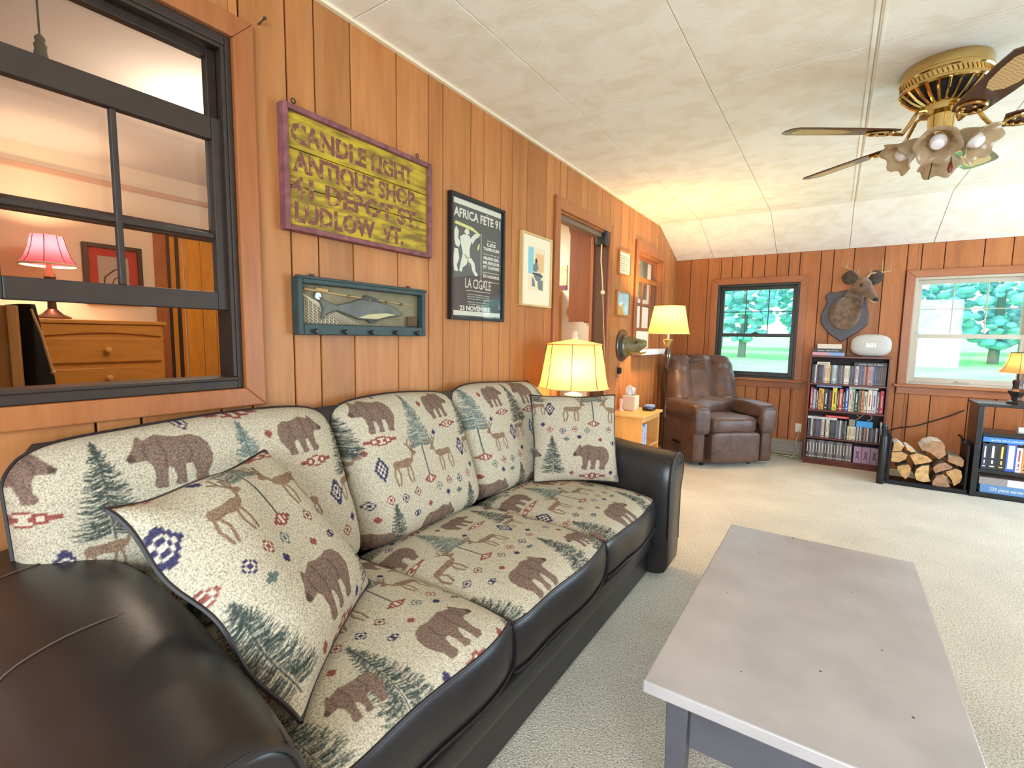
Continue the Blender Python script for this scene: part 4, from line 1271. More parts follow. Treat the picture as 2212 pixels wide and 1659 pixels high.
ob('harp', MB().tube([(.0, -.03, .34), (.0, -.07, .42), (.0, -.07, .58), (0, 0, .69), (0, .07, .58), (0, .07, .42), (0, .03, .34)], .0022, 6), M_BRASS, t)
ob('finial', MB().lathe([(.008, .69), (.02, .695), (.024, .71), (.018, .725), (.022, .735), (.014, .748), (.004, .752)], (0, 0, 0), 14), m_ivory, t, smooth=True)
for a in (-.9, 1.9):
    ob('pull_chain', MB().tube([(.05 * math.cos(a), .05 * math.sin(a), .40), (.075 * math.cos(a), .075 * math.sin(a), .36), (.075 * math.cos(a), .075 * math.sin(a), .31)], .0025, 5).sphere((.075 * math.cos(a), .075 * math.sin(a), .30), .011, 8, 6, s=(1, 1, 1.8)), m_ivory, t)
bulb(t, (.05, -.095, .47), 48, WARM)

# ---- floor lamp
t = thing('floor_lamp', 'lit floor lamp with a yellow drum shade and dark slender pole beside the recliner', 'lamp', (.335, 4.79, 0))
m_pole = mat('bronze_pole', S(58, 50, 44), .3, .7)
ob('base', MB().lathe([(.125, 0), (.128, .012), (.10, .022), (.03, .04), (.014, .06)], (0, 0, 0), 28), m_pole, t, smooth=True)
b = MB().lathe([(.011, .05), (.011, .5), (.016, .51), (.016, .53), (.011, .54), (.011, .98), (.02, .99), (.016, 1.01)], (0, 0, 0), 14)
ob('pole', b, m_pole, t, smooth=True, sharp=50)
ob('spindle', MB().lathe([(.012, 1.01), (.022, 1.05), (.034, 1.11), (.036, 1.14), (.022, 1.19), (.014, 1.21)], (0, 0, 0), 16), mat('pewter_spindle', S(116, 104, 92), .2, .85), t, smooth=True)
ob('drip_disc', MB().lathe([(.012, 1.21), (.05, 1.275), (.052, 1.285), (.012, 1.295), (.012, 1.42)], (0, 0, 0), 20), mat('brass_disc', S(206, 180, 120), .25, .9), t, smooth=True, sharp=50)
sh = ob('lamp_shade', MB().rings(shade_rings(48, [(.194, 1.348), (.179, 1.42), (.160, 1.52), (.143, 1.61)]), False), shade_mat('golden_drum_shade', (0.80, 0.54, 0.17, 1), .15), t, smooth=True)
for r, z in ((.195, 1.348), (.144, 1.61)):
    ob('shade_rim', MB().tube([(r * math.cos(a), r * math.sin(a), z) for a in [i * 2 * PI / 40 for i in range(41)]], .003, 6), mat('shade_rim_cream', S(230, 204, 140), .8), sh)
ob('shade_spider', MB().tube([(-.143, 0, 1.60), (.143, 0, 1.60)], .002, 5).tube([(0, -.143, 1.60), (0, .143, 1.60)], .002, 5).tube([(0, 0, 1.42), (0, 0, 1.63)], .003, 6), M_BRASS, sh)
bulb(t, (0.0, -.035, 1.50), 88, WARM)
# ================================================================== NIGHTSTAND BY THE FLOOR LAMP
t = thing('nightstand', 'blond pine nightstand with an open shelf between sofa and recliner', 'nightstand', (.175, 4.35, 0))
m_blond = wood('blond_pine', S(226, 166, 92), S(238, 186, 116), 'z', 7, .38)
ob('table_top', MB().box(-.17, .19, -.275, .275, .598, .62), m_blond, t, bevel=.006)
for y in (-.255, .235):
    ob('side_panel', MB().box(-.16, .165, y, y + .02, 0, .598), m_blond, t, bevel=.002)
ob('back_panel', MB().box(-.16, -.15, -.235, .235, .05, .598), m_blond, t)
for z in (.30, .06):
    ob('shelf', MB().box(-.15, .16, -.235, .235, z, z + .02), m_blond, t, bevel=.002)
ob('face_rail', MB().box(.148, .166, -.235, .235, .555, .598), m_blond, t, bevel=.002)
NS = .6205
o = thing('magazine_stack', 'pink and blue magazines standing on the shelf of the pine nightstand', 'magazine', (.20, 4.34, .3205))
rm = random.Random(4)
for k in range(5):
    c = [S(222, 170, 190), S(170, 190, 226), S(206, 196, 216), S(150, 180, 220), S(226, 200, 214)][k]
    ob('magazine', MB().box(-.13, .12 - .004 * k, -.20 + k * .045, -.17 + k * .045, 0, .20 - .008 * (k % 3)), mat('magazine_cover', c, .4, var=.35, vscale=22), o, bevel=.002)
o = thing('tissue_box', 'white cube tissue box with a tissue standing up, on the pine nightstand', 'tissue box', (.115, 4.42, NS))
ob('box', MB().box(-.062, .062, -.062, .062, 0, .135), mat('ivory_card', S(228, 214, 190), .6), o, bevel=.004)
b = MB()
for k, (dx, dy, hh) in enumerate(((-.02, .0, .10), (.012, .01, .085))):
    P = [(-.03 + dx, dy), (-.02 + dx, dy + .01), (.0 + dx, dy - .006), (.02 + dx, dy + .008), (.03 + dx, dy)]
    b.rings([[(x * (1 - .1 * q), y + .012 * math.sin(3 * q + k + x * 60), .135 + hh * q * (1 - abs(x - dx) * 6)) for x, y in P] for q in (0, .35, .7, 1)], False, closed=False)
tt = ob('tissue', b, mat('white_tissue', S(245, 242, 240), .9), o, smooth=True)
m_ = tt.modifiers.new('s', 'SOLIDIFY'); m_.thickness = .002
o = thing('glasses_case', 'black and pale blue pouch lying at the front of the pine nightstand', 'pouch', (.27, 4.50, NS))
ob('pouch', MB().puff((0, 0, .016), (.055, .075, .016), .5, 20, 10), M_BLACK, o, smooth=True)
ob('flap', MB().puff((0, .012, .036), (.045, .055, .016), .55, 18, 10), mat('pale_blue_cloth', S(120, 144, 190), .6), o, smooth=True)
o = tag(ob('candle_holder', MB().lathe([(.03, 0), (.032, .006), (.014, .015), (.012, .05), (.018, .06), (.018, .11)], (.07, 4.28, NS), 14), mat('rosy_candle', S(236, 190, 170), .5), smooth=True), 'small pinkish candle holder at the back of the pine nightstand', 'candle holder')

# ================================================================== RECLINER
t = thing('recliner', 'brown suede recliner with a channel-tufted back in the corner', 'armchair', (.632, 5.568, 0), R(44))
m_sue = mat('brown_suede', S(84, 58, 46), .42, spec=.5, var=.30, vscale=9, bump=.25, bscale=26, sheen=.1)
def wr(seed, amp, f=22):
    r = _rs(seed)
    K = [(r.uniform(-f, f), r.uniform(-f, f), r.uniform(-f, f), r.uniform(0, 6)) for _ in range(6)]
    def g(q):
        d = sum(math.sin(a * q[0] + c * q[1] + e * q[2] + ph) for a, c, e, ph in K) / 6 * amp
        return (q[0] + d * .4, q[1] + d, q[2] + d)
    return g
for s in (-1, 1):
    ob('side_panel', MB().puff((s * .385, -.055, .285), (.068, .335, .25), .16, 32, 20, wr(3 + s, .006)), m_sue, t, smooth=True)
    b = MB().puff((s * .372, -.085, .575), (.105, .335, .075), .42, 36, 18, wr(9 + s, .014))
    o = ob('arm', b, m_sue, t, smooth=True)
    ob('arm_front', MB().puff((s * .372, -.395, .475), (.085, .035, .13), .4, 24, 14, wr(12 + s, .008)), m_sue, o, smooth=True)
ob('seat_cushion', MB().puff((0, -.12, .425), (.275, .305, .085), .35, 40, 20, wr(21, .012)), m_sue, t, smooth=True)
ob('footrest', MB().puff((0, -.39, .205), (.272, .048, .155), .2, 36, 20, wr(23, .006)), m_sue, t, smooth=True)
ob('base', MB().box(-.30, .30, -.33, .28, .035, .30), m_sue, t)
def chan(q):
    x, y, z = q
    k = abs(math.sin(PI * (x + .42) / .28))
    fr = 1 if y < .02 else -.2
    zz = (z + .30) / .60
    crease = .02 * math.exp(-((zz - .38) / .06) ** 2) + .012 * math.exp(-((zz - .55) / .04) ** 2)
    y2 = y - fr * (.105 * (k ** .5) - .07) * (1 if zz > .22 else .4) + fr * crease + .006 * math.sin(70 * z + 9 * x) * (zz > .25) * (fr > 0)
    z2 = z + (.022 * k if z > .2 else 0)
    lean = .30 * (z + .30)
    return (x * (1 - .10 * max(0, zz - .5)), y2 + .175 + lean, z2 + .80)
ob('backrest', MB().puff((0, 0, 0), (.42, .115, .30), .38, 96, 40, chan), m_sue, t, smooth=True)
ob('lumbar_roll', MB().puff((0, .08, .575), (.31, .095, .095), .5, 40, 18, wr(31, .026, 30)), m_sue, t, smooth=True)
ob('lever', MB().box(-.475, -.455, -.16, -.02, .20, .225).box(-.475, -.44, -.05, -.02, .20, .225), M_BLACK, t, bevel=.004)
for x in (-.28, .26):
    ob('foot', MB().lathe([(.02, 0), (.024, .04)], (x, -.28, 0), 10), M_BLACK, t)
    ob('foot', MB().lathe([(.02, 0), (.024, .04)], (x, .22, 0), 10), M_BLACK, t)

# ================================================================== HEATER, OUTLET
t = thing('baseboard_heater', 'grey baseboard heater along the far wall between recliner and bookcase', 'heater', (1.08, YF, 0))
m_heat = mat('heater_enamel', S(150, 142, 128), .4)
b = MB().rings([[(x, y, z) for y, z in ((-.001, .02), (-.001, .185), (-.03, .19), (-.06, .165), (-.06, .155), (-.045, .15), (-.045, .06), (-.062, .055), (-.062, .03))] for x in (-.3, .385)], True)
ob('cover', b, m_heat, t)
ob('fin_gap', MB().box(-.29, .375, -.044, -.03, .06, .15), M_BLACK, t)
ob('end_cap', MB().box(.375, .395, -.064, -.001, .005, .192), m_heat, t, bevel=.003)
t = thing('wall_outlet', 'cream wall outlet with a dangling cord left of the red-brown bookcase', 'outlet', (1.42, YF, .33))
ob('plate', MB().box(-.03, .03, -.006, 0, -.05, .05), M_WHITE, t, bevel=.002)
ob('plug', MB().box(-.016, .016, -.035, -.006, -.035, .0), M_CREAM, t, bevel=.003)
ob('cord', MB().tube([(0, -.034, -.02), (.01, -.06, -.06), (-.02, -.08, -.15), (.02, -.10, -.25), (-.05, -.12, -.32)], .004, 6), mat('ivory_flex', S(206, 190, 160), .6), t, smooth=True)

# ================================================================== BOOKCASE
BKX, BKY = 1.825, 6.055
bk = thing('bookcase', 'narrow red-brown four-shelf bookcase full of discs and books under the deer head', 'bookcase', (BKX, BKY, 0))
m_mah = wood('mahogany_veneer', S(94, 44, 32), S(116, 56, 40), 'z', 7, .35)
m_mahd = mat('mahogany_back', S(52, 28, 22), .6)
def bkb(n, b, m=None, **k):
    return ob(n, b, m or m_mah, bk, world=True, **k)
bkb('side_panel', MB().box(1.488, 1.506, 5.945, 6.17, 0, 1.128), bevel=.002)
bkb('side_panel', MB().box(2.146, 2.164, 5.945, 6.17, 0, 1.128), bevel=.002)
bkb('top_panel', MB().box(1.482, 2.170, 5.940, 6.17, 1.128, 1.146), bevel=.002)
bkb('back_panel', MB().box(1.506, 2.146, 6.16, 6.168, .06, 1.128), m_mahd)
SH = [.062, .290, .582, .860]
for z in SH:
    bkb('shelf', MB().box(1.506, 2.146, 5.955, 6.16, z - .018, z), bevel=.002)
bkb('plinth', MB().box(1.506, 2.146, 5.962, 5.975, 0, .044))

def slab_book(name, loc, w, d, hh, cover, label_c, band, m_pages):
    """standing book: spine towards -y. mesh slots: cover, pages, spine lettering"""
    b = MB()
    t_ = .0025
    b.box(-w / 2, w / 2, 0, t_, 0, hh, 0)
    b.box(-w / 2, -w / 2 + t_, t_, d, 0, hh, 0).box(w / 2 - t_, w / 2, t_, d, 0, hh, 0)
    b.box(-w / 2 + t_, w / 2 - t_, t_, d - .003, .003, hh - .004, 1)
    for z0, z1, k in band:
        b.box(-w / 2 * k, w / 2 * k, -.0006, .0002, z0 * hh, z1 * hh, 2)
    return ob(name, b, [cover, m_pages, label_c])
m_pages = mat('page_edges', S(222, 210, 184), .9)
m_ink = {'g': mat('grey_spine_lettering', S(120, 114, 112), .5), 'w': mat('pale_spine_lettering', S(228, 224, 214), .5), 'k': mat('dark_spine_lettering', S(40, 36, 36), .5), 'y': mat('yellow_spine_lettering', S(226, 200, 90), .5), 'r': mat('red_spine_lettering', S(170, 50, 44), .5)}
_cov = {}
def cover(rgb):
    if rgb not in _cov:
        _cov[rgb] = mat('book_cover', S(*rgb), .42)
    return _cov[rgb]
BND = [(.28, .80, .24), (.08, .12, .5)]
BND2 = [(.45, .90, .26), (.10, .14, .5), (.22, .36, .2)]
XB = lambda a: 1.512 + (a - 228) / 822 * .628        # crop pixels -> shelf position
books = [(235, 265, (196, 62, 48), 'w', .225, 'red'), (268, 300, (134, 156, 196), 'y', .21, 'pale blue'), (302, 327, (96, 78, 74), 'w', .20, 'grey-brown'), (330, 363, (214, 144, 62), 'k', .222, 'orange'),
         (365, 392, (222, 168, 70), 'k', .218, 'amber'), (395, 440, (40, 40, 44), 'w', .215, 'thick black'), (445, 485, (36, 32, 30), 'r', .205, 'black with a red-brown label'), (488, 540, (226, 196, 44), 'k', .235, 'bright yellow'),
         (543, 562, (60, 46, 40), 'w', .21, 'thin dark brown'), (565, 605, (204, 82, 50), 'w', .225, 'vermilion'), (607, 630, (34, 38, 38), 'w', .20, 'thin black'), (633, 672, (64, 84, 168), 'w', .235, 'royal blue'),
         (675, 704, (230, 206, 160), 'r', .232, 'cream'), (706, 737, (170, 188, 172), 'k', .23, 'pale green'), (740, 775, (50, 56, 50), 'w', .212, 'dark green'), (778, 806, (116, 112, 66), 'k', .225, 'olive'),
         (810, 838, (214, 134, 98), 'k', .222, 'salmon'), (841, 872, (204, 200, 172), 'k', .215, 'parchment'), (876, 922, (228, 214, 196), 'r', .232, 'thick ivory'), (925, 970, (196, 196, 206), 'k', .228, 'thick pale grey'),
         (972, 1002, (120, 104, 104), 'w', .215, 'taupe'), (1005, 1045, (206, 44, 62), 'w', .228, 'crimson')]
for a, c, rgb, ink, hh, word in books:
    x0, x1 = XB(a), XB(c)
    o = slab_book('book', None, x1 - x0 - .0012, .15, hh, cover(rgb), m_ink[ink], BND if len(word) % 2 else BND2, m_pages)
    o.location = ((x0 + x1) / 2, 5.985 + .01 * rnd.random(), SH[2] + .0008)
    tag(o, word + ' book standing in the second row of the bookcase', 'book', 'books on the second shelf of the bookcase')

def flat_book(name, x0, x1, z, hh, d, rgb, label, cat='book', txt=None, ink='w', y0=5.98, extra=None, group=None, yoff=0):
    b = MB().box(x0, x1, 0, .0025, z, z + hh, 0).box(x0, x1, .0025, d, z, z + .003, 0).box(x0, x1, .0025, d, z + hh - .003, z + hh, 0).box(x0 + .003, x1 - .003, .0025, d - .003, z + .003, z + hh - .003, 1)
    o = ob(name, b, [cover(rgb), m_pages])
    o.location.y = y0
    b = MB()
    if txt:
        fit_text(b, txt, x0 + (x1 - x0) * .15, x1 - (x1 - x0) * .12, z + hh * .3, hh * .42, -.0006)
    if extra:
        b.box(x0 + (x1 - x0) * extra[0], x0 + (x1 - x0) * extra[1], -.0008, .0, z + .001, z + hh - .001)
    if b.v:
        ob('spine_print', b, cover(extra[2]) if extra else m_ink[ink], o)
    return tag(o, label, cat, group)
ztop2 = SH[2] + .2375
flat_book('book', XB(300), XB(585), ztop2 - .0005, .020, .15, (60, 110, 160), 'blue book lying flat on the left of the second-row books', txt='nature and wild life', y0=5.975)
flat_book('book', XB(665), XB(980), ztop2 - .0005, .020, .15, (176, 190, 172), 'pale green book lying flat on the right of the second-row books', txt='field notes of birds', ink='k', y0=5.975)

# ---- disc cases
spines = [(30, 30, 34), (58, 62, 70), (226, 216, 180), (150, 178, 182), (204, 120, 96), (186, 150, 160), (90, 70, 66), (70, 84, 110), (214, 206, 200), (228, 186, 110), (120, 112, 112)]
snames = ['black', 'slate grey', 'cream', 'pale teal', 'salmon', 'mauve', 'dark brown', 'blue-grey', 'white', 'amber', 'mid grey']
def case_proto(rgb, w, hh, d, ink):
    b = MB().box(-w / 2, w / 2, 0, d, 0, hh, 0)
    for z0, z1, k in ((.30, .85, .22), (.06, .11, .6)):
        b.box(-w / 2 * k, w / 2 * k, -.0005, .0002, z0 * hh, z1 * hh, 1)
    o = ob('disc_case', b, [cover(rgb), m_ink[ink]])
    return o
protos = {}
def case(x, y, z, ci, kind, label, group):
    w, hh, d = {'std': (.0138, .190, .135), 'box': (.0262, .192, .135), 'small': (.0112, .142, .12)}[kind]
    key = (ci, kind)
    if key not in protos:
        o = protos[key] = case_proto(spines[ci], w, hh, d, 'k' if sum(spines[ci]) > 420 else 'w' if kind == 'box' else 'g')
    else:
        o = protos[key].copy(); C.objects.link(o)
    o.location = (x, y, z + .0008)
    tag(o, label, 'disc case', group)
    return o
row1 = [0, 1, 8, 0, 0, 1, 6, 5, 8, 9, 9, 1, 3, 8, 3, 1, 6, 10, 1, 8, 2, 2, 1, 7, 0, 5, 8, 7, 10, 7, 4, 1, 4, 5, 5, 7, 7, 1, 6, 6, 6, 6]
for k, ci in enumerate(row1):
    case(1.5205 + k * .01485, 5.975 + .004 * rnd.random(), SH[3], ci, 'std', snames[ci] + ' spined disc case in the top row of the bookcase', 'disc cases in the top row of the bookcase')
row3 = [1, 0, 8, 6, 0, 7, 7, 1, 5, 8, 0, 2, 2, 0, 1, 1, 0, 10, 7, 8, 1, 0, 10]
for k, ci in enumerate(row3):
    case(1.5205 + k * .01475, 5.975 + .004 * rnd.random(), SH[1], ci, 'std', snames[ci] + ' spined disc case at the left of the third row of the bookcase', 'disc cases in the third row of the bookcase')
for k, ci in enumerate([2, 9, 2, 8, 8, 2, 1, 8, 0, 8, 1, 0, 4, 1, 8, 0, 1, 10, 1, 0, 8, 1]):
    case(1.866 + k * .0117, 5.975, SH[1], ci, 'small', snames[ci] + ' spined slim case under the blue box in the third row', 'slim cases in the third row of the bookcase')
for k in range(15):
    case(1.5255 + k * .0268, 5.975 + .004 * rnd.random(), SH[0], (1, 10, 10)[k % 3], 'box', snames[(1, 10, 10)[k % 3]] + ' boxed set in the bottom row of the bookcase', 'boxed disc sets in the bottom row of the bookcase')
m_lil, m_lil2 = cover((170, 138, 164)), cover((110, 82, 112))
for k in range(3):
    b = MB().box(-.0325, .0325, 0, .15, 0, .17, 0)
    b.prism([(-.02, .03), (0, .055), (.02, .03), (.008, .085), (.018, .13), (0, .115), (-.018, .13), (-.008, .085)], 'y', -.0006, .0004, 1)
    o = ob('album', b, [m_lil, m_lil2], bevel=.002)
    o.location = (1.962 + k * .069, 5.98, SH[0] + .0008)
    tag(o, ('left', 'middle', 'right')[k] + ' one of three lilac patterned albums in the bottom row of the bookcase', 'album', 'lilac albums in the bottom row')
flat_book('book', XB(285), XB(432), SH[3] + .1925, .028, .13, (220, 208, 186), 'cream book lying flat on the left of the top-row discs', txt='pocket atlas', ink='k', y0=5.965)
flat_book('disc_box', XB(700), XB(1045), SH[3] + .1925, .036, .14, (38, 34, 34), 'long black box with a white end label lying on the top-row discs', 'box', txt='bones  box of discs', y0=5.965)
flat_book('book', XB(222), XB(560), SH[1] + .1925, .022, .13, (214, 208, 200), 'white book lying flat on the third-row discs, under the red one', txt='a book of days', ink='k', y0=5.965)
flat_book('book', XB(430), XB(690), SH[1] + .2155, .022, .13, (196, 52, 54), 'red book lying flat on the third-row discs, upper of two', txt='short stories', y0=5.968)
o = tag(ob('blue_box', MB().box(1.930, 2.065, 5.965, 6.08, SH[1] + .1445, SH[1] + .205), mat('sky_blue_card', S(52, 150, 214), .4), bevel=.003), 'bright blue box on the slim cases in the third row', 'box')
o = tag(ob('small_box', MB().box(1.868, 1.922, 5.968, 6.03, SH[1] + .1445, SH[1] + .215), mat('grey_card', S(136, 132, 122), .5), bevel=.004), 'small grey box left of the blue box in the third row', 'box')
o = thing('antler_twig', 'pale curved antler twig lying behind the blue box in the third row', 'ornament', (1.99, 6.02, SH[1] + .2055))
ob('stem', MB().tube([(-.06, 0, .004), (-.03, 0, .03), (-.06, 0, .055)], .004, 6).tube([(-.03, 0, .03), (-.005, 0, .06)], .003, 6), mat('bone', S(196, 180, 150), .6), o, smooth=True)
ob('branch', MB().tube([(.03, 0, .004), (.06, 0, .02), (.068, 0, .045), (.05, 0, .06)], .004, 6), bpy.data.materials['bone'], o, smooth=True)
o = slab_book('book', None, .014, .13, .21, cover((206, 204, 204)), m_ink['k'], BND, m_pages)
o.location = (2.134, 5.985, SH[1] + .0008); tag(o, 'tall thin grey-white book at the right end of the third row', 'book')

# ---- on top of the bookcase
TB = 1.1465
flat_book('book', 1.507, 1.783, TB + .0006, .034, .16, (206, 150, 160), 'pink and blue book at the bottom of the stack on the bookcase', extra=(.52, .98, (120, 160, 206)), y0=5.965)
flat_book('book', 1.513, 1.765, TB + .0348, .038, .16, (34, 32, 32), 'black book with white lettering in the middle of the stack on the bookcase', txt='sixteen  tales of river', y0=5.97)
flat_book('book', 1.546, 1.755, TB + .0735, .046, .14, (214, 200, 178), 'cream book on top of the stack on the bookcase', y0=5.975)
o = thing('digital_clock', 'white oval digital clock on top of the bookcase', 'clock', (1.997, 6.055, TB))
ob('body', MB().puff((0, 0, .113), (.167, .06, .113), .70, 48, 28, e2=.74), mat('white_fabric_grille', S(196, 192, 184), .7, bump=.3, bscale=300), o, smooth=True)
ob('foot', MB().box(-.07, .07, -.035, .035, 0, .012), M_BLACK, o, bevel=.003)
b = MB(); fit_text(b, '3:31', -.04, .035, .098, .036, -.0625, .001)
ob('digits', b, mat('lit_digits', S(220, 235, 255), .5, emit=(.8, .9, 1, 1), estr=2), o)

# ================================================================== DEER HEAD
t = thing('deer_mount', 'mounted deer head with small antlers on a dark shield plaque above the bookcase', 'trophy', (1.76, YF, 1.56))
DX, DZ = 1.76, 1.56
sil = [(1.618, 1.816), (1.677, 1.806), (1.76, 1.83), (1.84, 1.806), (1.90, 1.818), (1.951, 1.784), (1.935, 1.72), (1.947, 1.658), (1.968, 1.555), (1.962, 1.467), (1.881, 1.385), (1.745, 1.288), (1.622, 1.385), (1.552, 1.490), (1.548, 1.575), (1.578, 1.655), (1.595, 1.715), (1.575, 1.770)]
b = MB().prism([(x - DX, z - DZ) for x, z in sil][::-1], 'y', 0, -.022)
ob('plaque', b, mat('dark_oak_plaque', S(62, 46, 42), .4, var=.25, vscale=14), t, bevel=.007)
Y_ = lambda x, y, z: (x - DX, y - YF, z - DZ)
b = MB().loft([(Y_(1.755, 6.165, 1.585), (.135, 0, 0), (0, 0, .175)), (Y_(1.76, 6.10, 1.58), (.135, 0, 0), (0, -.03, .165)), (Y_(1.785, 6.035, 1.64), (.118, -.01, 0), (0, -.07, .115)), (Y_(1.812, 5.985, 1.715), (.092, -.01, 0), (0, -.085, .07)), (Y_(1.84, 5.95, 1.785), (.076, -.02, 0), (0, -.08, .05)), (Y_(1.862, 5.93, 1.85), (.068, -.02, 0), (.01, -.07, .05)), (Y_(1.868, 5.935, 1.90), (.045, -.01, 0), (0, -.045, .03))], 24)
hd = Vector((.50, -.58, -.64)).normalized()
hs = hd.cross(Vector((0, 0, 1))).normalized(); hu = hs.cross(hd)
h0 = Vector(Y_(1.872, 5.94, 1.868))
b.loft([(h0 + hd * s + hu * o_, hs * w_, hu * v_) for s, w_, v_, o_ in ((-.06, .03, .035, .0), (-.04, .052, .055, 0), (0, .064, .072, 0), (.05, .066, .074, 0), (.10, .054, .062, -.006), (.15, .041, .047, -.012), (.20, .034, .038, -.016), (.235, .031, .032, -.018), (.255, .02, .02, -.018))], 22)
m_fur = mat('deer_fur', S(118, 94, 72), .9, var=.40, vscale=20, bump=.5, bscale=110, sheen=.3)
o = ob('bust', b, m_fur, t, smooth=True)
r_ = o.modifiers.new('merge', 'REMESH'); r_.mode = 'VOXEL'; r_.voxel_size = .007; r_.use_smooth_shade = True
s_ = o.modifiers.new('soften', 'SMOOTH'); s_.factor, s_.iterations = .6, 6
ob('nose', MB().loft([(h0 + hd * s + hu * -.012, hs * w_, hu * w_ * .8) for s, w_ in ((.232, .022), (.25, .026), (.262, .018))], 14), M_BLACK, t, smooth=True)
ob('muzzle', MB().loft([(h0 + hd * s + hu * (-.036), hs * w_, hu * w_ * .55) for s, w_ in ((.16, .018), (.20, .029), (.238, .026), (.252, .014))], 14), mat('white_muzzle', S(216, 204, 186), .9), t, smooth=True)
for s in (-1, 1):
    ob('eye', MB().sphere(h0 + hd * .065 + hs * s * .058 + hu * .028, .014, 12, 8), bpy.data.materials['glass_eye'], t, smooth=True)
m_ear = mat('ear_dark', S(74, 62, 52), .9, var=.3, vscale=30)
for s, tip in ((1, Y_(1.705, 5.945, 1.935)), (-1, Y_(2.05, 5.95, 1.925))):
    root = h0 + hs * s * .056 + hu * .045 - hd * .03
    tip = Vector(tip); ax = tip - root
    n_ = ax.cross(Vector((0, 1, 0))).normalized()
    dp = Vector((0, 1, 0))
    b = MB().loft([(root + ax * k - dp * (.012 * math.sin(PI * k)), n_ * w_, dp * .010) for k, w_ in ((-.05, .022), (.15, .046), (.4, .070), (.65, .066), (.85, .042), (1.0, .008))], 14)
    ob('ear', b, m_ear, t, smooth=True)
m_ant = mat('antler_bone', S(168, 136, 96), .6, var=.3, vscale=24)
for pts, tines in (([(1.835, 5.945, 1.92), (1.815, 5.96, 1.985), (1.74, 5.99, 2.03), (1.695, 6.0, 2.055), (1.715, 6.0, 2.12)], [((1.83, 5.955, 1.97), (1.845, 5.93, 2.02)), ((1.74, 5.99, 2.03), (1.755, 5.98, 2.10))]),
                   ([(1.91, 5.93, 1.92), (1.945, 5.945, 1.965), (2.04, 5.96, 1.972), (2.09, 5.96, 1.98), (2.13, 5.95, 1.985)], [((1.94, 5.94, 1.96), (1.938, 5.92, 2.01)), ((2.03, 5.96, 1.972), (2.027, 5.95, 2.11)), ((2.09, 5.96, 1.98), (2.10, 5.95, 2.09))])):
    b = MB().tube([Y_(*q) for q in pts], [.013, .011, .009, .007, .003], 8)
    for a, c in tines:
        b.tube([Y_(*a), Y_(*c)], [.007, .0025], 7)
    ob('antler', b, m_ant, t, smooth=True)

# ================================================================== LOG RACK AND FIREWOOD
t = thing('log_rack', 'black iron log rack full of split firewood by the far wall', 'log rack', (2.44, 5.68, 0))
m_iron = mat('black_iron', S(26, 26, 28), .45, .4)
RX = lambda x: x - 2.44
ob('tray', MB().box(RX(2.165), RX(2.725), -.14, .14, 0, .018), m_iron, t, bevel=.002)
for s in (-1, 1):
    x = RX(2.172) if s < 0 else RX(2.70)
    ob('side_panel', MB().box(x, x + .018, -.14, .14, .018, .43), m_iron, t, bevel=.003)
    xc = x + .009
    s = -1 if s > 0 else s
    b = MB().tube([(xc, -.12, .43), (xc + s * .012, -.13, .46), (xc + s * .03, -.13, .475), (xc + s * .036, -.13, .455), (xc + s * .022, -.13, .445)], .009, 8)
    b.tube([(xc, .12, .43), (xc + s * .012, .13, .46), (xc + s * .03, .13, .475)], .009, 8)
    ob('scroll', b, m_iron, t, smooth=True)
ob('front_lip', MB().box(RX(2.165), RX(2.725), -.152, -.14, 0, .04), m_iron, t, bevel=.002)
o = thing('fire_tool_tube', 'black cylindrical tool holder standing at the left end of the log rack', 'tool holder', (2.125, 5.50, 0))
ob('tube', MB().lathe([(.028, 0), (.03, .01), (.03, .43), (.026, .445)], (0, 0, 0), 18), M_BLACK, o, smooth=True, sharp=50)
ob('cap', MB().lathe([(.02, .445), (.018, .50), (.024, .515), (.02, .545), (.008, .555)], (0, 0, 0), 14), mat('satin_black', S(30, 34, 40), .2), o, smooth=True)
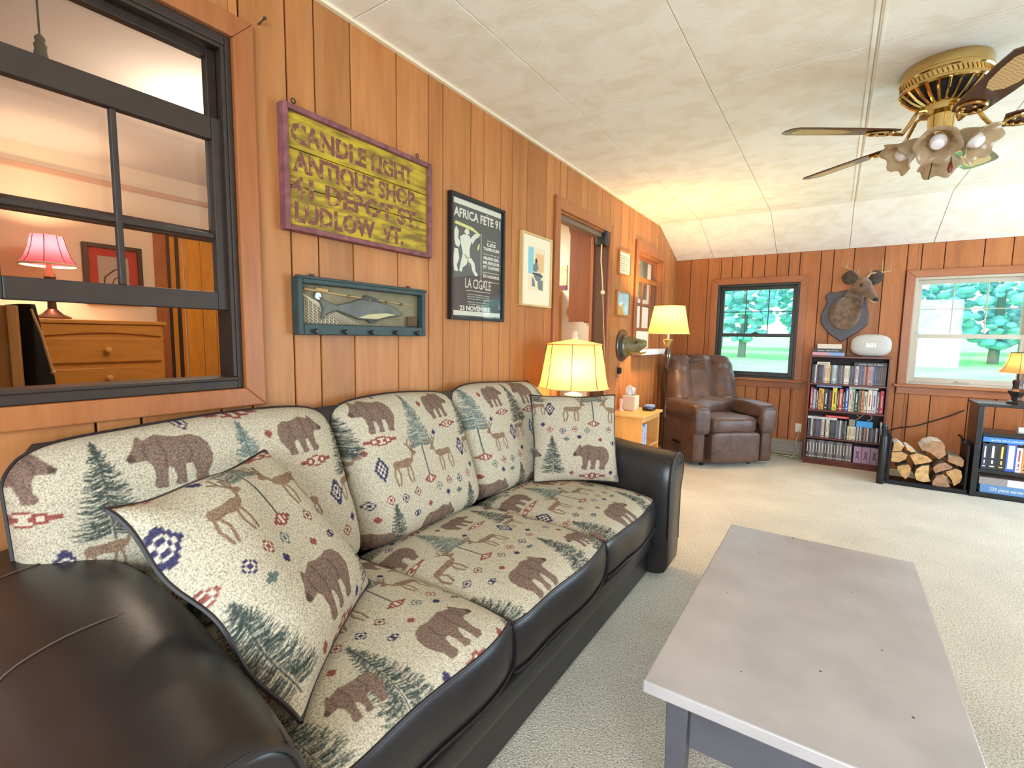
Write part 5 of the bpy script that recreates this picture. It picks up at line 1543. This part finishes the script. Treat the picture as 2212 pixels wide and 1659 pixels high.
logs = [([(2.205, .376), (2.24, .39), (2.284, .36), (2.262, .312), (2.196, .298), (2.201, .321)], 'tan split log at the top left of the firewood, leaning on the rack side'),
        ([(2.194, .292), (2.262, .306), (2.312, .284), (2.298, .242), (2.254, .205), (2.194, .208)], 'half-round split log on the left, second from the top of the firewood'),
        ([(2.292, .358), (2.325, .354), (2.366, .322), (2.35, .316), (2.329, .312), (2.305, .326)], 'small wedge log with a bright bark edge near the top left of the firewood'),
        ([(2.323, .282), (2.368, .308), (2.410, .300), (2.446, .292), (2.484, .258), (2.474, .244), (2.367, .200)], 'pale fan-shaped split log in the middle of the second layer of firewood'),
        ([(2.394, .362), (2.42, .409), (2.476, .439), (2.534, .437), (2.559, .399), (2.559, .367), (2.573, .325), (2.528, .272), (2.461, .326), (2.406, .340)], 'largest log, on top of the firewood, with white bark along its upper edge'),
        ([(2.582, .329), (2.605, .319), (2.672, .313), (2.690, .288), (2.690, .250), (2.680, .230), (2.585, .268)], 'long split log at the right of the firewood under the top log'),
        ([(2.242, .166), (2.281, .184), (2.326, .198), (2.345, .164), (2.336, .095), (2.312, .055), (2.279, .088), (2.249, .133)], 'heart-shaped log at the lower left of the firewood'),
        ([(2.416, .203), (2.466, .218), (2.465, .171), (2.466, .125), (2.486, .068), (2.438, .054), (2.386, .066), (2.370, .113), (2.382, .169)], 'pale half-round log in the bottom layer, second from the left'),
        ([(2.495, .201), (2.53, .238), (2.577, .253), (2.622, .224), (2.611, .200), (2.555, .176), (2.512, .145), (2.494, .175)], 'arched split log right of centre above the bottom layer of firewood'),
        ([(2.577, .174), (2.640, .212), (2.680, .200), (2.690, .153), (2.676, .090), (2.642, .055), (2.624, .104), (2.588, .150)], 'round log at the lower right of the firewood'),
        ([(2.495, .070), (2.524, .132), (2.566, .152), (2.594, .104), (2.618, .044), (2.562, .030), (2.495, .040)], 'brownish triangular log at the bottom centre of the firewood')]
m_bk = mat('birch_bark', S(150, 132, 112), .9, var=.5, vscale=18, bump=.5, bscale=40)
m_bkw = mat('white_birch_bark', S(226, 220, 212), .8, var=.2, vscale=20, bump=.3, bscale=40)
m_cut = [mat('cut_wood', S(*c), .85, var=.28, vscale=28, bump=.2, bscale=80) for c in ((196, 150, 96), (206, 166, 112), (166, 124, 92))]
for k, (P, lab) in enumerate(logs):
    cx, cz = sum(p[0] for p in P) / len(P), sum(p[1] for p in P) / len(P)
    rr = random.Random(k)
    Pn = []
    for i, q in enumerate(P):                      # rough the outline a little
        nx = P[(i + 1) % len(P)]
        Pn += [q, ((q[0] + nx[0]) / 2 + rr.uniform(-.002, .002), (q[1] + nx[1]) / 2 + rr.uniform(-.002, .002))]
    rings_ = []
    for y, kk in ((-.12 - .015 * rr.random(), 1), (-.04, .99), (.05, .97), (.125, .95)):
        rings_.append([((x - cx) * kk * .97 + cx - 2.44, y, (z - cz) * kk * .97 + cz) for x, z in Pn])
    lg = thing('firewood_log', lab, 'log', (2.44, 5.68, 0), 0, 'split logs in the log rack')
    b = MB().rings(rings_, False)
    b.f.append(list(range(len(b.v) - len(Pn), len(b.v)))); b.mi.append(0)
    ob('bark', b, m_bkw if k in (0, 2, 4) else m_bk, lg)
    n_ = len(Pn)
    b = MB().add([(p[0], p[1] - .0005, p[2]) for p in rings_[0]], [list(range(n_))[::-1]])
    for p in b.f:
        pass
    ob('cut_end', b, m_cut[(0, 0, 1, 0, 2, 2, 0, 1, 2, 0, 2)[k]], lg)

o = tag(ob('loose_cable', MB().tube([(2.21, 6.175, .40), (2.30, 6.18, .44), (2.42, 6.178, .47), (2.55, 6.18, .535), (2.67, 6.178, .60), (2.76, 6.17, .66)], .006, 6), M_BLACK, smooth=True), 'dark cable slung along the panelling behind the log rack', 'cable')

# ================================================================== BLACK SHELF UNIT AT THE RIGHT EDGE
bs = thing('shelf_unit', 'low black shelf unit with books and games at the right edge of the room', 'shelf', (3.10, 5.66, 0))
m_bs = mat('black_veneer', S(30, 29, 30), .3, var=.2, vscale=14)
def bsb(n, b, m=None, **k):
    return ob(n, b, m or m_bs, bs, world=True, **k)
bsb('top_panel', MB().box(2.725, 3.48, 5.50, 5.84, .775, .80), bevel=.003)
for x in (2.735, 3.43):
    bsb('side_panel', MB().box(x, x + .04, 5.51, 5.83, 0, .775), bevel=.003)
BSZ = [.045, .245, .555]
for z in BSZ:
    bsb('shelf', MB().box(2.775, 3.43, 5.515, 5.825, z - .03, z), bevel=.003)
bsb('plinth', MB().box(2.775, 3.43, 5.525, 5.54, 0, .015))
x = 2.79
for wd, hh, rgb, ink, lab in ((.036, .215, (44, 50, 66), 'w', 'navy book with a pale spine strip, first on the black shelf unit'), (.058, .222, (40, 40, 44), 'w', 'thick charcoal book with white figures on its spine on the black shelf unit'), (.048, .222, (44, 36, 32), 'y', 'dark brown book with a yellow foot label on the black shelf unit'),
                              (.058, .230, (60, 90, 180), 'w', 'blue and white book in the middle of the black shelf unit'), (.034, .205, (206, 200, 214), 'r', 'thin white and purple book on the black shelf unit'), (.032, .205, (210, 140, 60), 'k', 'orange and green book on the black shelf unit'), (.05, .21, (36, 40, 44), 'w', 'black book right of the orange one on the black shelf unit')):
    o = slab_book('book', None, wd, .16, hh, cover(rgb), m_ink[ink], [(.1, .94, .62)] if 'blue and white' in lab else BND2, m_pages)
    o.location = (x + wd / 2, 5.53, BSZ[1] + .0008); x += wd + .0015
    tag(o, lab, 'book', 'books on the black shelf unit')
flat_book('book', 2.788, 3.09, BSZ[1] + .2325, .042, .17, (66, 132, 214), 'blue book lying flat on the books of the black shelf unit', txt='quilts and patterns', ink='w', y0=5.53)
o = flat_book('game_box', 2.80, 3.20, BSZ[0] + .0008, .069, .24, (92, 134, 180), 'long blue and grey picture game box at the bottom of the black shelf unit', 'box', txt='333 piece winter puzzle', ink='w', y0=5.53)
o = flat_book('game_box', 2.79, 3.22, BSZ[0] + .0705, .06, .24, (150, 138, 136), 'grey and white game box on the blue one in the black shelf unit', 'box', extra=(.4, .9, (216, 206, 206)), y0=5.53)
o = tag(ob('white_roll', MB().lathe([(.028, 0), (.03, .005), (.03, .19), (.028, .20)], (3.0, 5.60, BSZ[2] + .031), 16, 'x'), M_WHITE, smooth=True), 'white roll lying on the upper shelf of the black shelf unit', 'roll')

# ---- small lamp on it
t = thing('small_lamp', 'small lit lamp with an amber bell shade on the black shelf unit', 'lamp', (2.985, 5.66, .8005))
m_dk = mat('bronze_lamp_body', S(66, 56, 50), .35, .5)
ob('base', MB().lathe([(.058, 0), (.06, .012), (.05, .022), (.03, .03), (.032, .055), (.055, .095), (.058, .105), (.034, .125), (.03, .15), (.036, .185), (.030, .20), (.012, .205), (.012, .25)], (0, 0, 0), 8), m_dk, t)
M_SH_A = shade_mat('amber_shade', (0.82, 0.34, 0.14, 1), .45)
sh = ob('lamp_shade', MB().rings(shade_rings(48, [(.128, .258), (.108, .285), (.088, .33), (.074, .38), (.066, .425)]), False), M_SH_A, t, smooth=True)
for k in range(6):
    a = 2 * PI * (k + .3) / 6
    ob('rib', MB().tube([(r * math.cos(a), r * math.sin(a), z) for r, z in [(.129, .258), (.109, .285), (.089, .33), (.075, .38), (.067, .425)]], .002, 5), M_BLACK, sh)
ob('shade_rim', MB().tube([(.067 * math.cos(a), .067 * math.sin(a), .425) for a in [i * 2 * PI / 24 for i in range(25)]], .003, 5), M_BLACK, sh)
bulb(t, (0, 0, .32), 7, (1.0, .50, .22))
# ================================================================== CEILING FAN
t = thing('ceiling_fan', 'brass ceiling fan with five cane-inset blades and tulip glass lights', 'fan', (2.03, 3.0, ZC))
m_cane, nt, p = base('cane_webbing')
tc = nd(nt, 'ShaderNodeTexCoord')
ck = nd(nt, 'ShaderNodeTexChecker'); ck.inputs['Scale'].default_value = 90; ck.inputs[1].default_value = S(226, 196, 142); ck.inputs[2].default_value = S(198, 160, 106)
nt.links.new(tc.outputs['Object'], ck.inputs[0]); nt.links.new(ck.outputs[0], p.inputs['Base Color']); p.inputs['Roughness'].default_value = .5
m_blade = wood('walnut_blade', S(74, 48, 34), S(92, 60, 42), 'x', 8, .25, coat=.3)
m_brass2 = mat('antique_brass', S(150, 112, 56), .25, 1.0)
ob('motor_housing', MB().lathe([(.155, -.001), (.160, -.012), (.160, -.045), (.166, -.05), (.166, -.06), (.160, -.065), (.158, -.09), (.164, -.095), (.164, -.103), (.155, -.11)], (0, 0, 0), 48), M_BRASS, t, smooth=True, sharp=30)
b = MB()
for k in range(60):                                # pierced band
    a = 2 * PI * k / 60
    c, s = math.cos(a), math.sin(a)
    b.tube([(.1595 * c, .1595 * s, -.068), (.1595 * math.cos(a + .05), .1595 * math.sin(a + .05), -.088)], .0022, 4)
ob('gallery_band', b, m_brass2, t)
ob('vent_core', MB().lathe([(.13, -.108), (.08, -.165), (.075, -.17)], (0, 0, 0), 32), M_BLACK, t, smooth=True)
b = MB()
for k in range(24):
    a = 2 * PI * k / 24
    c, s = math.cos(a), math.sin(a)
    b.tube([(.155 * c, .155 * s, -.109), (.118 * c, .118 * s, -.145), (.078 * c, .078 * s, -.17)], .0065, 5)
ob('vent_slat', b, M_BRASS, t, smooth=True)
ob('hub', MB().lathe([(.078, -.168), (.082, -.18), (.082, -.205), (.05, -.215), (.048, -.30), (.056, -.305), (.058, -.33), (.04, -.345), (.022, -.36), (.008, -.372)], (0, 0, 0), 28), M_BRASS, t, smooth=True, sharp=30)
ZBL = -.285
def blade(ang):
    M_ = Matrix.Rotation(ang, 4, 'Z') @ Matrix.Translation((0, 0, ZBL)) @ Matrix.Rotation(R(-11), 4, 'X')
    tr = lambda q: tuple(M_ @ Vector(q))
    out = [(.205, -.045), (.24, -.056), (.40, -.066), (.60, -.072), (.665, -.070), (.69, -.05), (.698, 0), (.69, .05), (.665, .070), (.60, .072), (.40, .066), (.24, .056), (.205, .045)]
    bl = MB(); n = len(out)
    bl.add([tr((x, y, z)) for z in (-.003, .003) for x, y in out], [list(range(n))[::-1], list(range(n, 2 * n))] + [(i, (i + 1) % n, n + (i + 1) % n, n + i) for i in range(n)])
    o = ob('blade', bl, m_blade, t)
    ins = [(.40, 0), (.42, .028), (.47, .044), (.56, .050), (.63, .048), (.658, .035), (.666, 0), (.658, -.035), (.63, -.048), (.56, -.050), (.47, -.044), (.42, -.028)]
    b2 = MB(); n = len(ins)
    b2.add([tr((x, y, z)) for z in (-.0042, .0042) for x, y in ins], [list(range(n))[::-1], list(range(n, 2 * n))] + [(i, (i + 1) % n, n + (i + 1) % n, n + i) for i in range(n)])
    ob('cane_inset', b2, m_cane, o)
    b3 = MB()
    b3.tube([tuple(Matrix.Rotation(ang, 4, 'Z') @ Vector(q)) for q in ((.075, 0, -.19), (.11, 0, -.20), (.14, 0, -.255), (.17, 0, ZBL - .012), (.21, 0, ZBL - .010))], .009, 8)
    b3.tube([tr((.21 + .055 * (1 - math.cos(a)), .042 * math.sin(a), -.008)) for a in [i * 2 * PI / 16 for i in range(17)]], .0065, 6)
    for x, y in ((.235, .02), (.235, -.02), (.285, 0), (.26, .028), (.26, -.028)):
        b3.sphere(tr((x, y, -.009)), .008, 8, 6)
    ob('blade_iron', b3, M_BRASS, t, smooth=True)
for a in (140, 212, 284, 356, 68):
    blade(R(a))
# four tulip shades round the light kit
m_tul = bpy.data.materials.new('smoked_tulip_glass'); m_tul.use_nodes = True
nt = m_tul.node_tree; nt.nodes.clear()
o_ = nd(nt, 'ShaderNodeOutputMaterial'); m1 = nd(nt, 'ShaderNodeMixShader'); m1.inputs[0].default_value = .55
tr_ = nd(nt, 'ShaderNodeBsdfTransparent'); tr_.inputs[0].default_value = (.82, .72, .58, 1)
gl_ = nd(nt, 'ShaderNodeBsdfPrincipled'); gl_.inputs['Base Color'].default_value = S(196, 172, 140); gl_.inputs['Roughness'].default_value = .15
nt.links.new(tr_.outputs[0], m1.inputs[1]); nt.links.new(gl_.outputs[0], m1.inputs[2]); nt.links.new(m1.outputs[0], o_.inputs[0])
m_fb = mat('frosted_bulb', S(236, 228, 226), .35)
for a in (200, 262, 322, 80):
    ax = Vector((math.cos(R(a)) * .80, math.sin(R(a)) * .80, -.60)).normalized()
    p0 = Vector((math.cos(R(a)) * .05, math.sin(R(a)) * .05, -.305))
    u = ax.orthogonal().normalized(); w_ = ax.cross(u)
    prof = [(.020, .0), (.030, .012), (.042, .04), (.050, .07), (.062, .098), (.082, .118)]
    rs = []
    for q, (r, h) in enumerate(prof):
        rs.append([p0 + ax * (h + .03 + (.010 * math.cos(6 * th) if q == 5 else 0)) + (u * math.cos(th) + w_ * math.sin(th)) * r * (1 + (.06 * math.cos(6 * th) if q >= 4 else 0)) for th in [i * 2 * PI / 36 for i in range(36)]])
    sh = ob('glass_shade', MB().rings(rs, False), m_tul, t, smooth=True)
    sub(sh, 'smoky tulip glass light shade')
    m_ = sh.modifiers.new('thickness', 'SOLIDIFY'); m_.thickness = .003
    ob('bulb', MB().loft([(p0 + ax * h, u * r, w_ * r) for h, r in ((.03, .012), (.06, .018), (.09, .031), (.115, .032), (.135, .022), (.142, .006))], 16), m_fb, sh, smooth=True)
    ob('socket', MB().tube([tuple(Vector((0, 0, -.32))), tuple(p0 + ax * .035)], .017, 10), M_BRASS, t, smooth=True)
ob('pull_chain', MB().tube([(-.02, -.03, -.34), (-.022, -.03, -.44), (-.03, -.03, -.50)], .002, 5), M_BLACK, t)
b = MB().tube([(.045, -.02, -.34), (.045, -.02, -.43)], .002, 5)
o = ob('pull_chain', b, M_BLACK, t)
ob('pull_knob', MB().lathe([(.003, -.425), (.008, -.44), (.011, -.46), (.007, -.475), (.002, -.478)], (.045, -.02, 0), 10), mat('cherry_knob', S(122, 52, 32), .35), o, smooth=True)

# ================================================================== THE BEDROOM BEHIND THE SASH WINDOW
t = thing('chest_of_drawers', 'honey pine chest of drawers seen through the raised sash window', 'chest', (-2.28, 1.105, 0))
m_hp = wood('honey_pine', S(206, 142, 62), S(222, 160, 78), 'y', 6, .4, knots=.6)
ob('body', MB().box(-.21, .19, -.315, .315, 0, 1.335), m_hp, t, bevel=.003)
ob('top_panel', MB().box(-.215, .215, -.33, .33, 1.335, 1.36), m_hp, t, bevel=.005)
P = [(-.30, 1.262)] + [(-.30 + .6 * i / 12, 1.262 + .022 * math.sin(PI * i / 12)) for i in range(13)] + [(.30, 1.332), (-.30, 1.332)]
ob('arched_rail', MB().prism(P, 'x', .19, .205), m_hp, t)
for z in (1.145, .98, .81, .60, .36, .12):
    hh = .118 if z > .9 else (.15 if z > .7 else .19)
    z0 = z - (.06 if z > .9 else .08); z1 = z + (.105 if z > 1.1 else .085)
    o = ob('drawer', MB().box(.19, .208, -.295, .295, z0 + .015, z1), m_hp, t, bevel=.004)
    ob('knob', MB().lathe([(.012, .208), (.01, .22), (.02, .232), (.016, .242), (.004, .246)], (0, 0, (z0 + z1) / 2 + .01), 14, 'x'), m_blond, o, smooth=True)
t = thing('bedroom_lamp', 'lit lamp with a pink panelled shade on the pine chest', 'lamp', (-2.24, .905, 1.3605))
ob('base', MB().lathe([(.085, 0), (.088, .012), (.05, .03), (.022, .06), (.018, .16), (.028, .19), (.02, .22), (.03, .25), (.018, .28), (.012, .34)], (0, 0, 0), 16), mat('pewter_lamp', S(96, 76, 66), .3, .6), t, smooth=True)
M_SH_P = shade_mat('pink_shade', (.78, .10, .18, 1), .26)
sh = ob('lamp_shade', MB().rings(shade_rings(48, [(.128, .325), (.105, .36), (.085, .42), (.072, .49)], .02, 8), False), M_SH_P, t, smooth=True)
for k in range(8):
    a = 2 * PI * (k + .5) / 8
    ob('rib', MB().tube([(r * math.cos(a), r * math.sin(a), z) for r, z in [(.129, .325), (.106, .36), (.086, .42), (.073, .49)]], .0022, 5), M_BLACK, sh)
ob('bottom_trim', MB().tube([(.130 * math.cos(a), .130 * math.sin(a), .320) for a in [i * 2 * PI / 32 for i in range(33)]], .007, 6), mat('ivory_braid', S(236, 216, 180), .8), sh)
bulb(t, (0, 0, .40), 30, (1.0, .70, .42))

t = thing('bedroom_picture', 'dark framed picture with a red mat on the bedroom wall behind the lamp', 'picture', (BX, 1.295, 1.68), R(90))
b = MB(); frame_rect(b, -.165, .165, -.20, .20, -.03, 0, .028, .028, .028, .028); ob('frame', b, M_DARKFRAME, t, bevel=.003)
b = MB(); frame_rect(b, -.137, .137, -.172, .172, -.014, -.008, .05, .05, .05, .05); ob('mat', b, mat('red_mat', S(176, 62, 58), .8), t)
ob('print', MB().box(-.09, .09, -.01, -.002, -.125, .125), mat('grey_print', S(176, 168, 158), .8), t)
ob('print_stroke', MB().tube([(-.06, -.011, -.09), (-.05, -.011, -.02), (0, -.011, .03), (.06, -.011, .055)], .004, 6).tube([(-.02, -.011, -.09), (0, -.011, -.03), (.07, -.011, .02)], .003, 6), M_BLACK, t)

d = bpy.data.objects.new('door_2', None); C.objects.link(d); d.location = (BX, 0, 0); d.rotation_euler = (0, 0, R(90)); struct(d)
m_gold = wood('golden_fir', S(216, 142, 44), S(232, 164, 66), 'z', 7, .35, 0, .12)
casing(d, 1.615, 2.30, 0, 2.005, .075, M_TRIM, M_TRIM, .025, .085, bottom=False)
b = MB()
for k, (a, c) in enumerate(((1.64, 1.675), (1.70, 1.725), (1.735, 1.85), (1.853, 1.95), (1.953, 2.06), (2.063, 2.17), (2.173, 2.29))):
    b.box(a, c, -.012, -.002, .01, 2.0)
ob('door_leaf', b, m_gold, d, bevel=.002)
ob('door_gap_strip', MB().box(1.615, 1.64, -.016, -.001, 0, 2.005).box(1.675, 1.70, -.016, -.001, 0, 2.0), M_DARKFRAME, d)  # dark strips stand in for the shaded gaps beside the boards

t = thing('bedroom_cabinet', 'tan wooden cabinet end at the left edge of the sash window view', 'cabinet', (-1.15, .26, 0))
m_tanw = wood('tan_boards', S(170, 128, 78), S(188, 146, 94), 'z', 8, .45)
ob('body', MB().box(-.15, .14, -.26, .262, 0, 1.39), m_tanw, t, bevel=.003)
for y in (-.2, -.05, .10, .225):
    ob('stile', MB().box(.14, .155, y, y + .03, 0, 1.39), wood('tan_stile', S(206, 168, 112), S(214, 176, 120), 'z', 8, .45), t, bevel=.003)
t = thing('black_cloth', 'black cloth with a pale drawcord hanging beside the tan cabinet behind the sash window', 'cloth', (-1.15, .56, 0))
b = MB().rings([[(x, y, z) for x, y in ((-.12, -.03), (.10, -.03), (.13, .0), (.10, .05 + w_), (-.10, .05 + w_))] for z, w_ in ((.45, .03), (.8, .025), (1.1, .012), (1.25, -.01), (1.40, -.03))], True)
ob('cloth', b, mat('black_cloth', S(18, 16, 16), .9), t, smooth=True)
ob('drawcord', MB().tube([(.125, .0, 1.38), (.128, .025, 1.28), (.128, .05, 1.13)], .005, 6).sphere((.128, .052, 1.12), .009, 8, 6), mat('ivory_cord', S(214, 184, 140), .8), t, smooth=True)
t = thing('tassel_pull', 'olive tassel on a cord hanging from the bedroom ceiling', 'tassel', (-.5, .525, 2.43))
ob('cord', MB().tube([(0, 0, 0), (.002, 0, -.19)], .003, 6), mat('olive_cord', S(86, 80, 60), .9), t)
ob('tassel', MB().lathe([(.006, -.19), (.014, -.20), (.012, -.215), (.017, -.22), (.015, -.235), (.018, -.25), (.022, -.33), (.02, -.335)], (.002, 0, 0), 14), mat('olive_tassel', S(108, 104, 76), .9, bump=.5, bscale=90), t, smooth=True)

# ================================================================== THE KITCHEN BEHIND THE DOORWAY
t = thing('scalloped_shelf', 'dark pine wall shelf with a scalloped side panel seen through the doorway', 'shelf', (-.28, 4.25, 1.44))
m_dp = wood('dark_knotty_pine', S(112, 60, 28), S(130, 74, 38), 'z', 6, .4, knots=.9)
H_ = .96
P = [(.13, 0), (-.115, 0), (-.115, .04), (-.13, .055), (-.145, .09), (-.135, .12), (-.118, .15), (-.118, .80), (-.13, .83), (-.14, .87), (-.12, .90), (-.12, H_), (.13, H_)]
for y in (-.17, .165):
    ob('side_panel', MB().prism([(x, z) for x, z in P], 'y', y, y + .018), m_dp, t, bevel=.003)
for z in (.16, .48, .80):
    ob('shelf', MB().box(-.10, .12, -.152, .165, z, z + .018), m_dp, t)
ob('back_panel', MB().box(-.10, .12, .183, .198, .1, .9), m_dp, t)
t = thing('kitchen_cabinet', 'orange wooden cabinet edge at the left of the doorway view', 'cabinet', (-.86, 4.25, 0))
m_or = wood('orange_fir', S(222, 140, 40), S(236, 160, 58), 'z', 7, .35)
ob('body', MB().box(-.2, .20, -.15, .195, 0, 1.77), m_or, t, bevel=.003)
ob('door', MB().box(-.19, .19, -.168, -.151, .08, 1.74), m_or, t, bevel=.003)
t = thing('kitchen_picture', 'pale green picture with a plum lower edge on the kitchen wall through the doorway', 'picture', (-.73, 4.45, 1.90))
ob('print', MB().box(-.12, .12, -.012, 0, -.08, .12), mat('pale_green_print', S(206, 206, 168), .7, var=.25, vscale=20), t)
ob('lower_edge', MB().box(-.12, .12, -.016, 0, -.12, -.08), mat('plum_edge', S(120, 60, 78), .6), t)

# ================================================================== BEHIND THE SMALL SASH WINDOW
t = thing('study_curtain', 'pale green pleated curtain behind the top right of the small sash window', 'curtain', (-.22, 5.60, 0))
b = MB()
P = [(.012 * math.sin(k * 1.1), -.13 + .26 * k / 24) for k in range(25)]
b.rings([[(x, y, z) for x, y in P] for z in (1.75, 2.30)], False, closed=False)
o = ob('cloth', b, mat('pale_green_cloth', S(198, 204, 166), .9), t, smooth=True)
m_ = o.modifiers.new('s', 'SOLIDIFY'); m_.thickness = .003
ob('curtain_rod', MB().tube([(0, -.2, 2.30), (0, .25, 2.30)], .008, 8).tube([(0, .25, 2.30), (.1, .25, 2.30)], .008, 8), M_BRASS, t)
t = thing('study_picture', 'pale picture on the far wall of the room behind the small sash window', 'picture', (-.75, 6.2, 2.05))
ob('print', MB().box(-.30, .30, -.012, 0, -.16, .16), mat('sepia_print', S(206, 188, 140), .8, var=.3, vscale=10), t)
ob('frame', MB().box(-.32, .32, -.02, 0, -.18, -.16).box(-.32, .32, -.02, 0, .16, .18), M_DARKFRAME, t)
m_skin = mat('orange_doll', S(206, 130, 80), .6)
t = thing('figurine', 'orange figurine standing behind the lower opening of the small sash window', 'figurine', (-.07, 4.90, 1.188))
ob('body', MB().lathe([(.028, 0), (.03, .03), (.018, .07), (.022, .10), (.01, .115)], (0, 0, 0), 12), m_skin, t, smooth=True)
ob('head', MB().sphere((0, 0, .135), .022, 10, 8), mat('figurine_head', S(226, 190, 150), .5), t, smooth=True)
t = thing('study_bookcase', 'dark bookcase in the room behind the small sash window', 'bookcase', (-1.1, 6.02, 0))
ob('body', MB().box(-.5, .5, -.15, .17, 0, 1.45), m_mah, t, bevel=.003)
for k in range(3):
    ob('shelf_front', MB().box(-.47, .47, -.156, -.150, .2 + .4 * k, .55 + .4 * k), m_mahd, t)
